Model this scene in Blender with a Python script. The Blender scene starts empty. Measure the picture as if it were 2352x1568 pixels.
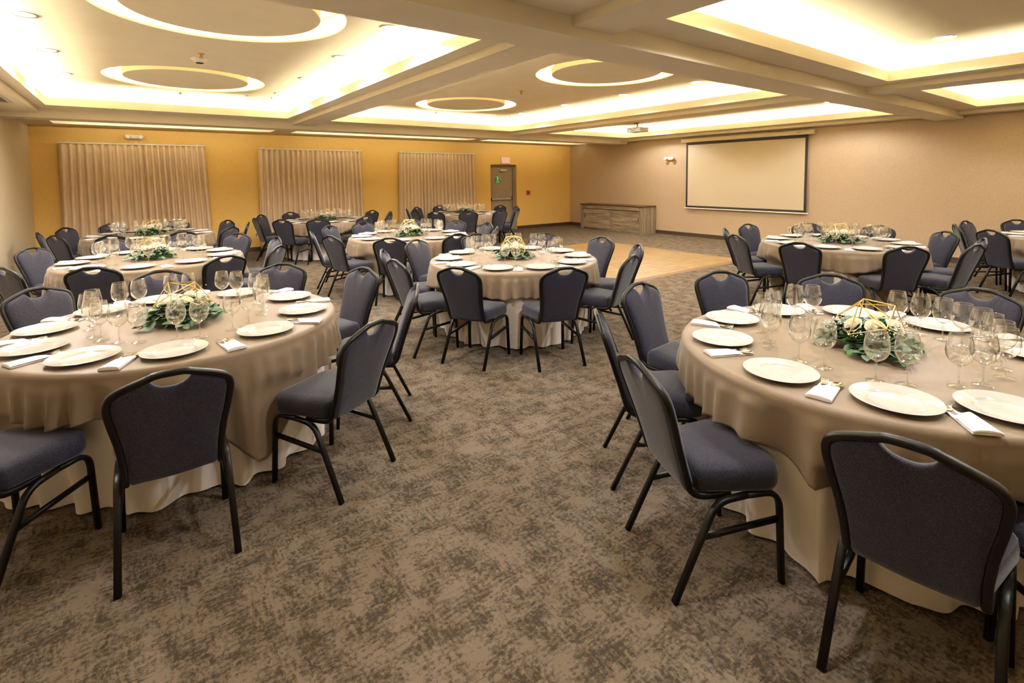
import bpy, bmesh, math, random
from mathutils import Vector, Matrix
PI = math.pi
sin, cos, rad = math.sin, math.cos, math.radians
S = bpy.context.scene
COL = S.collection
random.seed(7)

# ------------------------------------------------------------------ camera
F_PX, CX, CY, CAM_H = 1173.5, 1176.0, 487.1, 1.6574
YAW, PITCH, ROLL = rad(36.445), rad(3.892), rad(-0.575)
fwd = Vector((sin(YAW) * cos(PITCH), cos(YAW) * cos(PITCH), -sin(PITCH)))
rgt = Vector((cos(YAW), -sin(YAW), 0))
upv = rgt.cross(fwd)
r2 = rgt * cos(ROLL) + upv * sin(ROLL)
u2 = upv * cos(ROLL) - rgt * sin(ROLL)
cd = bpy.data.cameras.new('camera')
cam = bpy.data.objects.new('camera', cd)
COL.objects.link(cam)
m = Matrix((r2, u2, -fwd)).transposed().to_4x4()
m.translation = (0, 0, CAM_H)
cam.matrix_world = m
cd.sensor_width = 36
cd.lens = F_PX / 2352 * 36
cd.shift_x = 0
cd.shift_y = (CY - 784) / 2352
cd.clip_start = 0.05
S.camera = cam

# ------------------------------------------------------------------ helpers
def obj(name, bm, mat, parent=None, smooth=True, angle=None):
    me = bpy.data.meshes.new(name)
    bm.normal_update()
    bm.to_mesh(me)
    bm.free()
    for mm in (mat if isinstance(mat, (list, tuple)) else [mat]):
        me.materials.append(mm)
    if smooth:
        me.shade_smooth()
        if angle:
            me.set_sharp_from_angle(angle=rad(angle))
    o = bpy.data.objects.new(name, me)
    COL.objects.link(o)
    if parent:
        o.parent = parent
    return o

def tag(o, label, cat, group=None):
    o['label'] = label
    o['category'] = cat
    if group:
        o['group'] = group
    return o

def thing(name, label, cat, loc=(0, 0, 0), rz=0, group=None):
    o = bpy.data.objects.new(name, None)
    COL.objects.link(o)
    o.location = loc
    o.rotation_euler = (0, 0, rz)
    o.empty_display_size = 0.1
    return tag(o, label, cat, group)

def struct(name, bm, mat, smooth=False):
    o = obj(name, bm, mat, None, smooth)
    o['kind'] = 'structure'
    return o

def dup(root, loc, rz, label, group=None):
    r = root.copy()
    COL.objects.link(r)
    r.location = loc
    r.rotation_euler = (0, 0, rz)
    r['label'] = label
    if group:
        r['group'] = group
    for ch in root.children:
        c = ch.copy()
        COL.objects.link(c)
        c.parent = r
        for g in ch.children:
            d = g.copy()
            COL.objects.link(d)
            d.parent = c
    return r

def box(bm, x0, y0, z0, x1, y1, z1, bev=0.0, seg=2):
    r = bmesh.ops.create_cube(bm, size=1)
    vs = r['verts']
    bmesh.ops.scale(bm, vec=(abs(x1 - x0), abs(y1 - y0), abs(z1 - z0)), verts=vs)
    bmesh.ops.translate(bm, vec=((x0 + x1) / 2, (y0 + y1) / 2, (z0 + z1) / 2), verts=vs)
    if bev:
        es = list({e for v in vs for e in v.link_edges})
        bmesh.ops.bevel(bm, geom=es, offset=bev, segments=seg, affect='EDGES', profile=0.5)
    return vs

def quad(bm, pts):
    return bm.faces.new([bm.verts.new(p) for p in pts])

def lathe(bm, prof, n=32, c=(0, 0, 0), close=False):
    rings = []
    for r, z in prof:
        if r < 1e-6:
            rings.append([bm.verts.new((c[0], c[1], c[2] + z))])
        else:
            rings.append([bm.verts.new((c[0] + r * cos(2 * PI * i / n), c[1] + r * sin(2 * PI * i / n), c[2] + z)) for i in range(n)])
    for a, b in zip(rings, rings[1:]):
        for i in range(n):
            j = (i + 1) % n
            f = [a[i % len(a)], a[j % len(a)], b[j % len(b)], b[i % len(b)]]
            f = list(dict.fromkeys(f))
            if len(f) > 2:
                try:
                    bm.faces.new(f)
                except ValueError:
                    pass
    return rings

def sweep(bm, path, prof, up=None, closed=False, caps=True):
    """sweep a closed 2D profile (side, up) along a path with parallel transport"""
    P = [Vector(p) for p in path]
    n = len(P)
    T = []
    for i in range(n):
        a = P[(i - 1) % n] if (closed or i > 0) else P[i]
        b = P[(i + 1) % n] if (closed or i < n - 1) else P[i]
        T.append((b - a).normalized())
    u = Vector(up) if up else (Vector((0, 0, 1)) if abs(T[0].z) < .9 else Vector((1, 0, 0)))
    rings = []
    for i in range(n):
        u = (u - T[i] * u.dot(T[i])).normalized()
        s = T[i].cross(u)
        rings.append([bm.verts.new(P[i] + s * a + u * b) for a, b in prof])
    k = len(prof)
    rr = rings + ([rings[0]] if closed else [])
    for a, b in zip(rr, rr[1:]):
        for i in range(k):
            j = (i + 1) % k
            bm.faces.new((a[i], a[j], b[j], b[i]))
    if caps and not closed:
        bm.faces.new(rings[0])
        bm.faces.new(rings[-1][::-1])
    bmesh.ops.recalc_face_normals(bm, faces=bm.faces[:])

def rrect(w, h, r=None, seg=2):
    r = r or min(w, h) * .3
    out = []
    for cx, cy, a0 in ((w / 2 - r, h / 2 - r, 0), (-w / 2 + r, h / 2 - r, 90), (-w / 2 + r, -h / 2 + r, 180), (w / 2 - r, -h / 2 + r, 270)):
        for i in range(seg + 1):
            a = rad(a0 + 90 * i / seg)
            out.append((cx + r * cos(a), cy + r * sin(a)))
    return out

def circ(r, n=8):
    return [(r * cos(2 * PI * i / n), r * sin(2 * PI * i / n)) for i in range(n)]

def fillet(pts, rads, seg=5):
    P = [Vector(p) for p in pts]
    out = [P[0]]
    for i in range(1, len(P) - 1):
        a, b, c = P[i - 1], P[i], P[i + 1]
        d1 = (a - b).normalized()
        d2 = (c - b).normalized()
        r = rads[i - 1] if isinstance(rads, (list, tuple)) else rads
        r = min(r, (a - b).length * .49, (c - b).length * .49)
        p1, p2 = b + d1 * r, b + d2 * r
        for k in range(seg + 1):
            t = k / seg
            out.append(p1 * (1 - t) ** 2 + b * 2 * t * (1 - t) + p2 * t * t)
    out.append(P[-1])
    return out

def chaikin(P, closed=False, n=1):
    P = [Vector(p) for p in P]
    for _ in range(n):
        out = [] if closed else [P[0]]
        m = len(P)
        for i in range(m if closed else m - 1):
            a, b = P[i], P[(i + 1) % m]
            out += [a * .75 + b * .25, a * .25 + b * .75]
        if not closed:
            out.append(P[-1])
        P = out
    return P

def sst(a, b, x):
    t = max(0, min(1, (x - a) / (b - a)))
    return t * t * (3 - 2 * t)

# ------------------------------------------------------------------ materials
def srgb(r, g, b):
    f = lambda c: (c / 255 / 12.92) if c / 255 <= .04045 else ((c / 255 + .055) / 1.055) ** 2.4
    return (f(r), f(g), f(b), 1)

class NT:
    def __init__(self, name):
        self.m = bpy.data.materials.new(name)
        self.m.use_nodes = True
        self.t = self.m.node_tree
        self.b = self.t.nodes['Principled BSDF']
        self.out = self.t.nodes['Material Output']
    def n(self, typ, **kw):
        nd = self.t.nodes.new(typ)
        for k, v in kw.items():
            if k.startswith('_'):
                setattr(nd, k[1:], v)
            else:
                nd.inputs[k.replace('__', ' ')].default_value = v
        return nd
    def l(self, a, b):
        self.t.links.new(a, b)
    def set(self, **kw):
        for k, v in kw.items():
            self.b.inputs[k.replace('__', ' ')].default_value = v
        return self

def plain(name, col, rough=.6, metal=0, spec=.5, **kw):
    t = NT(name)
    t.set(Base__Color=col, Roughness=rough, Metallic=metal, **kw)
    t.b.inputs['Specular IOR Level'].default_value = spec
    return t.m

def noisy(name, c1, c2, scale, rough=.7, bump=0.0, bscale=None, stretch=(1, 1, 1), detail=3, spec=.4, metal=0, sheen=0, lo=.35, hi=.65, bdist=.002):
    t = NT(name)
    tc = t.n('ShaderNodeTexCoord')
    mp = t.n('ShaderNodeMapping')
    mp.inputs['Scale'].default_value = stretch
    t.l(tc.outputs['Object'], mp.inputs['Vector'])
    nz = t.n('ShaderNodeTexNoise', Scale=scale, Detail=detail)
    t.l(mp.outputs[0], nz.inputs['Vector'])
    cr = t.n('ShaderNodeValToRGB')
    cr.color_ramp.elements[0].position = lo
    cr.color_ramp.elements[0].color = c1
    cr.color_ramp.elements[1].position = hi
    cr.color_ramp.elements[1].color = c2
    t.l(nz.outputs[0], cr.inputs[0])
    t.l(cr.outputs[0], t.b.inputs['Base Color'])
    t.set(Roughness=rough, Metallic=metal)
    t.b.inputs['Specular IOR Level'].default_value = spec
    if sheen:
        t.set(Sheen__Weight=sheen, Sheen__Roughness=.5)
    if bump:
        nb = t.n('ShaderNodeTexNoise', Scale=bscale or scale, Detail=2)
        t.l(mp.outputs[0], nb.inputs['Vector'])
        bp = t.n('ShaderNodeBump', Strength=bump, Distance=bdist)
        t.l(nb.outputs[0], bp.inputs['Height'])
        t.l(bp.outputs[0], t.b.inputs['Normal'])
    return t.m

def emit(name, col, strength):
    t = NT(name)
    e = t.n('ShaderNodeEmission', Color=col, Strength=strength)
    t.l(e.outputs[0], t.out.inputs['Surface'])
    return t.m

def mat_carpet():
    t = NT('carpet')
    tc = t.n('ShaderNodeTexCoord')
    def noise(sx, sy, sc, det=4, rough=.6, off=0):
        mp = t.n('ShaderNodeMapping')
        mp.inputs['Scale'].default_value = (sx, sy, 1)
        mp.inputs['Location'].default_value = (off, off * .7, 0)
        t.l(tc.outputs['Object'], mp.inputs['Vector'])
        n = t.n('ShaderNodeTexNoise', Scale=sc, Detail=det, Roughness=rough)
        t.l(mp.outputs[0], n.inputs['Vector'])
        return n.outputs[0]
    def mth(op, a, b=None, clamp=False):
        n = t.n('ShaderNodeMath', _operation=op, _use_clamp=clamp)
        for i, v in enumerate((a, b)):
            if v is None:
                continue
            if isinstance(v, (int, float)):
                n.inputs[i].default_value = v
            else:
                t.l(v, n.inputs[i])
        return n.outputs[0]
    def ramp(v, lo, hi):
        n = t.n('ShaderNodeMapRange', _clamp=True)
        n.inputs['From Min'].default_value = lo
        n.inputs['From Max'].default_value = hi
        t.l(v, n.inputs['Value'])
        return n.outputs[0]
    sx = noise(13, 60, 1, 4, .7)            # threads running along x
    sy = noise(60, 13, 1, 4, .7, 3.3)       # threads running along y
    sel = ramp(noise(1, 1, 7, 2, .5, 21), .42, .58)
    mixn = t.n('ShaderNodeMix', _data_type='FLOAT')
    t.l(sel, mixn.inputs[0]); t.l(sx, mixn.inputs[2]); t.l(sy, mixn.inputs[3])
    thread = mixn.outputs[0]
    tuft = noise(1, 1, 62, 3, .65, 5)       # clumped dark tufts
    blot = noise(2, 1, 5, 3, .6, 9)         # worn patches, stretched along the weave
    blot2 = noise(1, 2, 6, 3, .6, 14)
    v = mth('ADD', mth('MULTIPLY', thread, .62), mth('MULTIPLY', tuft, .62))
    v = mth('ADD', v, mth('MULTIPLY', blot, .45))
    v = mth('ADD', v, mth('MULTIPLY', blot2, .45))
    dark = ramp(v, 1.01, 1.20)
    cr = t.n('ShaderNodeValToRGB')
    e = cr.color_ramp.elements
    e[0].position = 0
    e[0].color = srgb(115, 102, 88)
    e[1].position = 1
    e[1].color = srgb(69, 60, 49)
    mid = e.new(.4)
    mid.color = srgb(98, 86, 73)
    t.l(dark, cr.inputs[0])
    big = ramp(noise(1, 1, .55, 2, .5, 40), .3, .7)
    hs = t.n('ShaderNodeMix', _data_type='RGBA', _blend_type='MULTIPLY')
    hs.inputs[0].default_value = 1
    t.l(cr.outputs[0], hs.inputs[6])
    tint = t.n('ShaderNodeMix', _data_type='RGBA')
    tint.inputs[6].default_value = (.97, .96, .98, 1)
    tint.inputs[7].default_value = (1, .98, .94, 1)
    t.l(big, tint.inputs[0])
    t.l(tint.outputs[2], hs.inputs[7])
    t.l(hs.outputs[2], t.b.inputs['Base Color'])
    t.set(Roughness=.95)
    t.b.inputs['Specular IOR Level'].default_value = .1
    bp = t.n('ShaderNodeBump', Strength=.6, Distance=.006)
    bp.invert = True
    pile = noise(1, 1, 220, 2, .6, 1)
    t.l(mth('ADD', dark, mth('MULTIPLY', pile, .6)), bp.inputs['Height'])
    t.l(bp.outputs[0], t.b.inputs['Normal'])
    return t.m

def mat_wood(name, c1, c2, c3, axis):
    t = NT(name)
    tc = t.n('ShaderNodeTexCoord')
    mp = t.n('ShaderNodeMapping')
    mp.inputs['Scale'].default_value = {'y': (30, 1.6, 30), 'z': (30, 30, 1.2)}[axis]
    t.l(tc.outputs['Object'], mp.inputs['Vector'])
    n = t.n('ShaderNodeTexNoise', Scale=1.0, Detail=5, Roughness=.6, Distortion=.6)
    t.l(mp.outputs[0], n.inputs['Vector'])
    cr = t.n('ShaderNodeValToRGB')
    e = cr.color_ramp.elements
    e[0].position = .3; e[0].color = c1
    e[1].position = .7; e[1].color = c3
    k = e.new(.5); k.color = c2
    t.l(n.outputs[0], cr.inputs[0])
    t.l(cr.outputs[0], t.b.inputs['Base Color'])
    t.set(Roughness=.5)
    return t.m

def mat_parquet():
    t = NT('parquet')
    tc = t.n('ShaderNodeTexCoord')
    sep = t.n('ShaderNodeSeparateXYZ')
    t.l(tc.outputs['Object'], sep.inputs[0])
    ck = t.n('ShaderNodeTexChecker', Scale=3.28)
    t.l(tc.outputs['Object'], ck.inputs['Vector'])
    def strips(a, b):
        cmb = t.n('ShaderNodeCombineXYZ')
        t.l(sep.outputs[a], cmb.inputs[0])
        t.l(sep.outputs[b], cmb.inputs[1])
        mp = t.n('ShaderNodeMapping')
        mp.inputs['Scale'].default_value = (26, 1.64 * 2, 1)
        t.l(cmb.outputs[0], mp.inputs['Vector'])
        sn = t.n('ShaderNodeVectorMath', _operation='FLOOR')
        t.l(mp.outputs[0], sn.inputs[0])
        w = t.n('ShaderNodeTexWhiteNoise')
        t.l(sn.outputs[0], w.inputs['Vector'])
        return w.outputs[0]
    mx = t.n('ShaderNodeMix', _data_type='FLOAT')
    t.l(ck.outputs['Fac'], mx.inputs[0])
    t.l(strips(0, 1), mx.inputs[2])
    t.l(strips(1, 0), mx.inputs[3])
    cr = t.n('ShaderNodeValToRGB')
    e = cr.color_ramp.elements
    e[0].color = srgb(128, 101, 62)
    e[1].color = srgb(158, 128, 82)
    t.l(mx.outputs[0], cr.inputs[0])
    t.l(cr.outputs[0], t.b.inputs['Base Color'])
    t.set(Roughness=.38)
    return t.m

def mat_fabric():
    t = NT('navy_fabric')
    tc = t.n('ShaderNodeTexCoord')
    n = t.n('ShaderNodeTexNoise', Scale=460, Detail=2, Roughness=.7)
    t.l(tc.outputs['Object'], n.inputs['Vector'])
    cr = t.n('ShaderNodeValToRGB')
    e = cr.color_ramp.elements
    e[0].position = .36; e[0].color = srgb(16, 15, 24)
    e[1].position = .68; e[1].color = srgb(78, 77, 100)
    k = e.new(.52); k.color = srgb(34, 33, 46)
    t.l(n.outputs[0], cr.inputs[0])
    t.l(cr.outputs[0], t.b.inputs['Base Color'])
    t.set(Roughness=.75, Sheen__Weight=.25, Sheen__Roughness=.4)
    t.b.inputs['Specular IOR Level'].default_value = .25
    bp = t.n('ShaderNodeBump', Strength=.35, Distance=.001)
    t.l(n.outputs[0], bp.inputs['Height'])
    t.l(bp.outputs[0], t.b.inputs['Normal'])
    return t.m

def mat_glass(name='clear_glass', mul=4.2, cap=.65):
    t = NT(name)
    tr = t.n('ShaderNodeBsdfTransparent', Color=(.975, .98, .975, 1))
    gl = t.n('ShaderNodeBsdfGlossy', Roughness=.015, Color=(1, 1, 1, 1))
    fr = t.n('ShaderNodeFresnel', IOR=1.5)
    ge = t.n('ShaderNodeNewGeometry')
    im = t.n('ShaderNodeMapRange')
    im.inputs['To Min'].default_value = 1.5
    im.inputs['To Max'].default_value = 1 / 1.5
    t.l(ge.outputs['Backfacing'], im.inputs['Value'])
    t.l(im.outputs[0], fr.inputs['IOR'])
    mu = t.n('ShaderNodeMath', _operation='MULTIPLY', _use_clamp=True)
    mu.inputs[1].default_value = mul
    t.l(fr.outputs[0], mu.inputs[0])
    mn = t.n('ShaderNodeMath', _operation='MINIMUM')
    mn.inputs[1].default_value = cap
    t.l(mu.outputs[0], mn.inputs[0])
    mu = mn
    mx = t.n('ShaderNodeMixShader')
    t.l(mu.outputs[0], mx.inputs[0])
    t.l(tr.outputs[0], mx.inputs[1])
    t.l(gl.outputs[0], mx.inputs[2])
    t.l(mx.outputs[0], t.out.inputs['Surface'])
    return t.m

def mat_cloth(name, col, weave, rough=.6, sheen=.2):
    t = NT(name)
    tc = t.n('ShaderNodeTexCoord')
    n = t.n('ShaderNodeTexNoise', Scale=2.2, Detail=3)
    t.l(tc.outputs['Object'], n.inputs['Vector'])
    mr = t.n('ShaderNodeMapRange')
    mr.inputs['To Min'].default_value = .94
    mr.inputs['To Max'].default_value = 1.05
    t.l(n.outputs[0], mr.inputs['Value'])
    mx = t.n('ShaderNodeMix', _data_type='RGBA', _blend_type='MULTIPLY')
    mx.inputs[0].default_value = 1
    mx.inputs[6].default_value = col
    t.l(mr.outputs[0], mx.inputs[7])
    t.l(mx.outputs[2], t.b.inputs['Base Color'])
    t.set(Roughness=rough, Sheen__Weight=sheen, Sheen__Roughness=.35)
    t.b.inputs['Specular IOR Level'].default_value = .3
    w = t.n('ShaderNodeTexNoise', Scale=weave, Detail=1)
    t.l(tc.outputs['Object'], w.inputs['Vector'])
    cre = t.n('ShaderNodeTexNoise', Scale=5, Detail=3, Distortion=1.2)
    t.l(tc.outputs['Object'], cre.inputs['Vector'])
    ad = t.n('ShaderNodeMath', _operation='MULTIPLY_ADD')
    ad.inputs[1].default_value = 4
    t.l(cre.outputs[0], ad.inputs[0])
    t.l(w.outputs[0], ad.inputs[2])
    bp = t.n('ShaderNodeBump', Strength=.14, Distance=.0035)
    t.l(ad.outputs[0], bp.inputs['Height'])
    t.l(bp.outputs[0], t.b.inputs['Normal'])
    return t.m

def mat_leaf(name, c1, c2, rough=.5):
    t = NT(name)
    oi = t.n('ShaderNodeTexCoord')
    n = t.n('ShaderNodeTexNoise', Scale=26, Detail=1)
    t.l(oi.outputs['Object'], n.inputs['Vector'])
    cr = t.n('ShaderNodeValToRGB')
    cr.color_ramp.elements[0].position = .35
    cr.color_ramp.elements[0].color = c1
    cr.color_ramp.elements[1].position = .65
    cr.color_ramp.elements[1].color = c2
    t.l(n.outputs[0], cr.inputs[0])
    t.l(cr.outputs[0], t.b.inputs['Base Color'])
    t.set(Roughness=rough)
    return t.m

M = {}
M['carpet'] = mat_carpet()
M['ceiling'] = noisy('ceiling_paint', srgb(238, 225, 198), srgb(241, 229, 203), 3, .8, .05, 120, spec=.2)
M['beige'] = noisy('beige_wallcovering', srgb(179, 155, 126), srgb(190, 166, 137), 60, .5, .35, 140, spec=.35, detail=4)
M['pale'] = noisy('beige_wallcovering_lit', srgb(214, 196, 168), srgb(222, 205, 178), 60, .5, .35, 140, spec=.35, detail=4)  # beige covering, lightened in colour to stand in for light on the left wall
M['ochre'] = noisy('ochre_wallcovering', srgb(232, 186, 98), srgb(238, 193, 106), 70, .5, .3, 150, (1, 1, .12), spec=.35)
M['basebd'] = plain('dark_brown_vinyl', srgb(62, 44, 34), .5)
M['black'] = plain('black_satin_metal', srgb(13, 11, 10), .4, 0, .3)
M['fabric'] = mat_fabric()
M['taupe'] = mat_cloth('taupe_satin_cloth', srgb(131, 112, 91), 500, .48, .25)
M['ivory'] = mat_cloth('ivory_cloth', srgb(248, 236, 222), 500, .55, .2)
M['china'] = plain('white_china', srgb(200, 193, 182), .10, 0, .8)
M['napkin'] = noisy('white_cotton', srgb(240, 232, 226), srgb(250, 244, 238), 40, .85, .2, 300, spec=.2)
M['steel'] = plain('polished_steel', srgb(215, 208, 198), .12, 1)
M['glass'] = mat_glass()
M['glassfoot'] = mat_glass('clear_glass_foot', 3.6, .34)
M['gold'] = plain('brushed_gold', srgb(236, 205, 130), .3, 1)
M['euca'] = mat_leaf('eucalyptus_leaf', srgb(58, 86, 58), srgb(102, 126, 96))
M['green'] = mat_leaf('ruscus_leaf', srgb(30, 66, 22), srgb(74, 116, 40), .4)
def mat_petal():
    t = NT('cream_rose_petal')
    df = t.n('ShaderNodeBsdfDiffuse', Color=srgb(255, 248, 228))
    tl = t.n('ShaderNodeBsdfTranslucent', Color=srgb(255, 246, 222))
    mx = t.n('ShaderNodeMixShader')
    mx.inputs[0].default_value = .4
    t.l(df.outputs[0], mx.inputs[1])
    t.l(tl.outputs[0], mx.inputs[2])
    t.l(mx.outputs[0], t.out.inputs['Surface'])
    return t.m
M['rose'] = mat_petal()
M['gyp'] = plain('white_blossom', srgb(250, 244, 232), .7)
M['curtain'] = noisy('curtain_weave', srgb(220, 190, 154), srgb(230, 202, 166), 60, .7, .25, 260, (1, 1, .08), spec=.25, sheen=.15)
M['rail'] = plain('satin_aluminium', srgb(225, 220, 212), .3, .7)
M['white'] = plain('white_plastic', srgb(236, 230, 218), .4)
M['cream'] = plain('cream_enamel', srgb(226, 208, 170), .45)
M['grey_door'] = noisy('grey_door_paint', srgb(150, 128, 102), srgb(156, 134, 108), 8, .5)
M['grey_frame'] = plain('grey_frame_paint', srgb(128, 112, 96), .45)
M['alu'] = plain('brushed_aluminium', srgb(200, 188, 170), .35, .8)
M['screen'] = plain('matte_white_screen', srgb(200, 184, 156), .85, 0, .2)
M['screenblk'] = plain('black_screen_border', srgb(38, 30, 26), .8)
M['red'] = plain('red_plastic', srgb(206, 52, 44), .4)
M['redletter'] = emit('exit_letters', srgb(255, 120, 132), 1.0)
M['exitface'] = plain('exit_sign_face', srgb(250, 232, 206), .4)
M['signgreen'] = plain('sign_green', srgb(36, 140, 62), .5)
M['signpale'] = plain('sign_pale_green', srgb(150, 200, 128), .5)
M['signwhite'] = plain('sign_white', srgb(244, 246, 226), .5)
M['woodh'] = mat_wood('grey_oak_across', srgb(92, 78, 64), srgb(138, 120, 98), srgb(176, 158, 130), 'y')
M['woodv'] = mat_wood('grey_oak_upright', srgb(92, 78, 64), srgb(138, 120, 98), srgb(176, 158, 130), 'z')
M['darktop'] = plain('dark_brown_laminate', srgb(74, 48, 38), .3)
M['dark'] = plain('dark_recess', srgb(40, 32, 26), .7)
M['parquet'] = mat_parquet()
M['edge'] = plain('tan_edge_ramp', srgb(116, 84, 60), .6)
M['lamp'] = emit('lamp_lens', (1, .96, .9, 1), 14)
M['led'] = emit('led_strip', (1, .82, .48, 1), 160)
M['redled'] = emit('red_indicator', (1, .1, .06, 1), 2)
M['ply'] = plain('plywood_tabletop', srgb(170, 130, 90), .6)
M['brass'] = plain('brass_sprinkler', srgb(190, 150, 90), .35, .9)

# ------------------------------------------------------------------ room
XL, XR, YB, YF = -1.537, 12.154, 13.056, -4.4
ZB, ZC, ZS, ZL, ZT = 2.63, 2.70, 2.77, 2.89, 3.04
ZTOP = 3.25
bm = bmesh.new()
quad(bm, [(XL, YF, 0), (XR, YF, 0), (XR, YB + .2, 0), (XL, YB + .2, 0)])
struct('floor', bm, M['carpet'])

# walls have thickness, so that the door reveal is real
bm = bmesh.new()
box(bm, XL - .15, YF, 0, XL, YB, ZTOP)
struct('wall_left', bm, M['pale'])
bm = bmesh.new()
box(bm, XR, YF, 0, XR + .15, YB + .2, ZTOP)
struct('wall_right', bm, M['beige'])
bm = bmesh.new()
box(bm, XL - .15, YF - .15, 0, XR + .15, YF, ZTOP)
struct('wall_front', bm, M['beige'])
DX0, DX1, DZ = 8.837, 9.842, 2.055
bm = bmesh.new()
box(bm, XL - .15, YB, 0, DX0, YB + .2, ZTOP)
box(bm, DX1, YB, 0, XR, YB + .2, ZTOP)
box(bm, DX0, YB, DZ, DX1, YB + .2, ZTOP)
struct('wall_back', bm, M['ochre'])
for nm, args in (('baseboard_left', (XL, YF, XL + .012, YB)), ('baseboard_right', (XR - .012, YF, XR, YB))):
    bm = bmesh.new()
    box(bm, args[0], args[1], 0, args[2], args[3], .1)
    struct(nm, bm, M['basebd'])
bm = bmesh.new()
box(bm, XL, YB - .012, 0, DX0, YB, .1)
box(bm, DX1, YB - .012, 0, XR, YB, .1)
struct('baseboard_back', bm, M['basebd'])

# beams
def beam(n, x0, y0, z0, x1, y1):
    bm = bmesh.new()
    box(bm, x0, y0, z0, x1, y1, ZTOP)
    struct('trim_%d' % n, bm, M['ceiling'])
BEAM_A, BEAM_B = (2.65, 3.06), (10.5, 10.92)
beam(1, XL, BEAM_A[0], ZB, XR, BEAM_A[1])
beam(2, XL, BEAM_B[0], ZB, XR, BEAM_B[1])
k = 3
for y0, y1 in ((YF, BEAM_A[0]), (BEAM_A[1], BEAM_B[0])):
    for x0, x1 in ((XL, -1.11), (2.495, 2.90), (7.62, 8.05), (11.83, XR)):
        beam(k, x0, y0, ZC, x1, y1)
        k += 1

# coffers: soffit ring, lip, ledge, cove wall and tray ceiling with round recesses
COLD, COVE = (.95, .97, 1.02), (1, .94, .70)
lamps = []
def area(name, loc, sx, sy, power, col, direction, spread=PI):
    ld = bpy.data.lights.new(name, 'AREA')
    ld.shape = 'RECTANGLE'
    ld.size, ld.size_y = sx, sy
    ld.energy = power
    ld.color = col
    ld.spread = spread
    o = bpy.data.objects.new(name, ld)
    COL.objects.link(o)
    o.location = loc
    o.rotation_euler = Vector(direction).to_track_quat('-Z', 'Y').to_euler()
    lamps.append(o)
    return o

TILT = .05
P_COVE = 19.0   # watts per metre of cove
RING_R, DISC_R = .95, .735
bm_c = bmesh.new()
def coffer(bx0, by0, bx1, by1, ox0, oy0, ox1, oy1, rings, lip=.02, pw=(1, 1, 1, 1)):
    bm = bm_c
    B = [(bx0, by0), (bx1, by0), (bx1, by1), (bx0, by1)]
    O = [(ox0, oy0), (ox1, oy0), (ox1, oy1), (ox0, oy1)]
    g = .22
    L = [(ox0 - lip, oy0 - lip), (ox1 + lip, oy0 - lip), (ox1 + lip, oy1 + lip), (ox0 - lip, oy1 + lip)]
    C = [(ox0 - g, oy0 - g), (ox1 + g, oy0 - g), (ox1 + g, oy1 + g), (ox0 - g, oy1 + g)]
    for i in range(4):
        j = (i + 1) % 4
        q = lambda A, z1, Bq, z2: quad(bm, [(*A[i], z1), (*A[j], z1), (*Bq[j], z2), (*Bq[i], z2)])
        q(B, ZS, O, ZS)
        q(O, ZS, O, ZL)
        q(O, ZL, L, ZL)
        q(L, ZL, L, ZL - .05)
        q(L, ZL - .05, C, ZL - .05)
        q(C, ZL - .05, C, ZT)
    es = []
    vs = [bm.verts.new((*c, ZT)) for c in C]
    es += [bm.edges.new((vs[i], vs[(i + 1) % 4])) for i in range(4)]
    for cx, cy in rings:
        n = 72
        rv = [bm.verts.new((cx + RING_R * cos(2 * PI * i / n), cy + RING_R * sin(2 * PI * i / n), ZT)) for i in range(n)]
        es += [bm.edges.new((rv[i], rv[(i + 1) % n])) for i in range(n)]
        tv = [bm.verts.new((v.co.x, v.co.y, ZT + .16)) for v in rv]
        for i in range(n):
            j = (i + 1) % n
            bm.faces.new((rv[i], rv[j], tv[j], tv[i]))
        bm.faces.new(tv)
    bmesh.ops.triangle_fill(bm, edges=es, use_beauty=True)
    # cove strips on the ledge, shining up and inwards
    w, h = ox1 - ox0, oy1 - oy0
    mx, my = (ox0 + ox1) / 2, (oy0 + oy1) / 2
    zl = ZL - .02
    a = .12
    area('cove_light', (mx, oy1 + a, zl), w + .1, .03, P_COVE * w * pw[0], COVE, (0, -TILT, 1))
    area('cove_light', (mx, oy0 - a, zl), w + .1, .03, P_COVE * w * pw[1], COVE, (0, TILT, 1))
    l1 = area('cove_light', (ox1 + a, my, zl), .03, h + .1, P_COVE * h * pw[2], COVE, (-TILT, 0, 1))
    l2 = area('cove_light', (ox0 - a, my, zl), .03, h + .1, P_COVE * h * pw[3], COVE, (TILT, 0, 1))
    for l in (l1, l2):
        s = -1 if l is l1 else 1
        zax = -Vector((s * TILT, 0, 1)).normalized()
        yax = Vector((0, 1, 0))
        xax = yax.cross(zax)
        l.rotation_euler = Matrix((xax, yax, zax)).transposed().to_euler()
        l.data.size, l.data.size_y = .03, h + .1

R1, R2, R3, R4 = (.68, 8.43), (.68, 4.87), (5.17, 8.43), (5.20, 4.87)
NB0 = YF
coffer(-1.11, BEAM_A[1], 2.495, BEAM_B[0], -.97, 3.53, 2.315, 10.0, [R1, R2])
coffer(2.90, BEAM_A[1], 7.62, BEAM_B[0], 3.076, 3.53, 7.42, 10.02, [R3, R4])
coffer(8.05, BEAM_A[1], 11.83, BEAM_B[0], 8.60, 3.53, 11.56, 10.06, [])
coffer(-1.11, NB0, 2.495, BEAM_A[0], -.97, -3.4, 2.1, 2.0, [], pw=(.35, .1, .3, .3))
coffer(2.90, NB0, 7.62, BEAM_A[0], 3.076, -3.4, 7.39, 2.33, [], pw=(1, .2, .75, .75))
coffer(8.05, NB0, 11.83, BEAM_A[0], 8.58, -3.4, 11.47, 2.33, [], pw=(1, .2, .75, .75))
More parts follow.
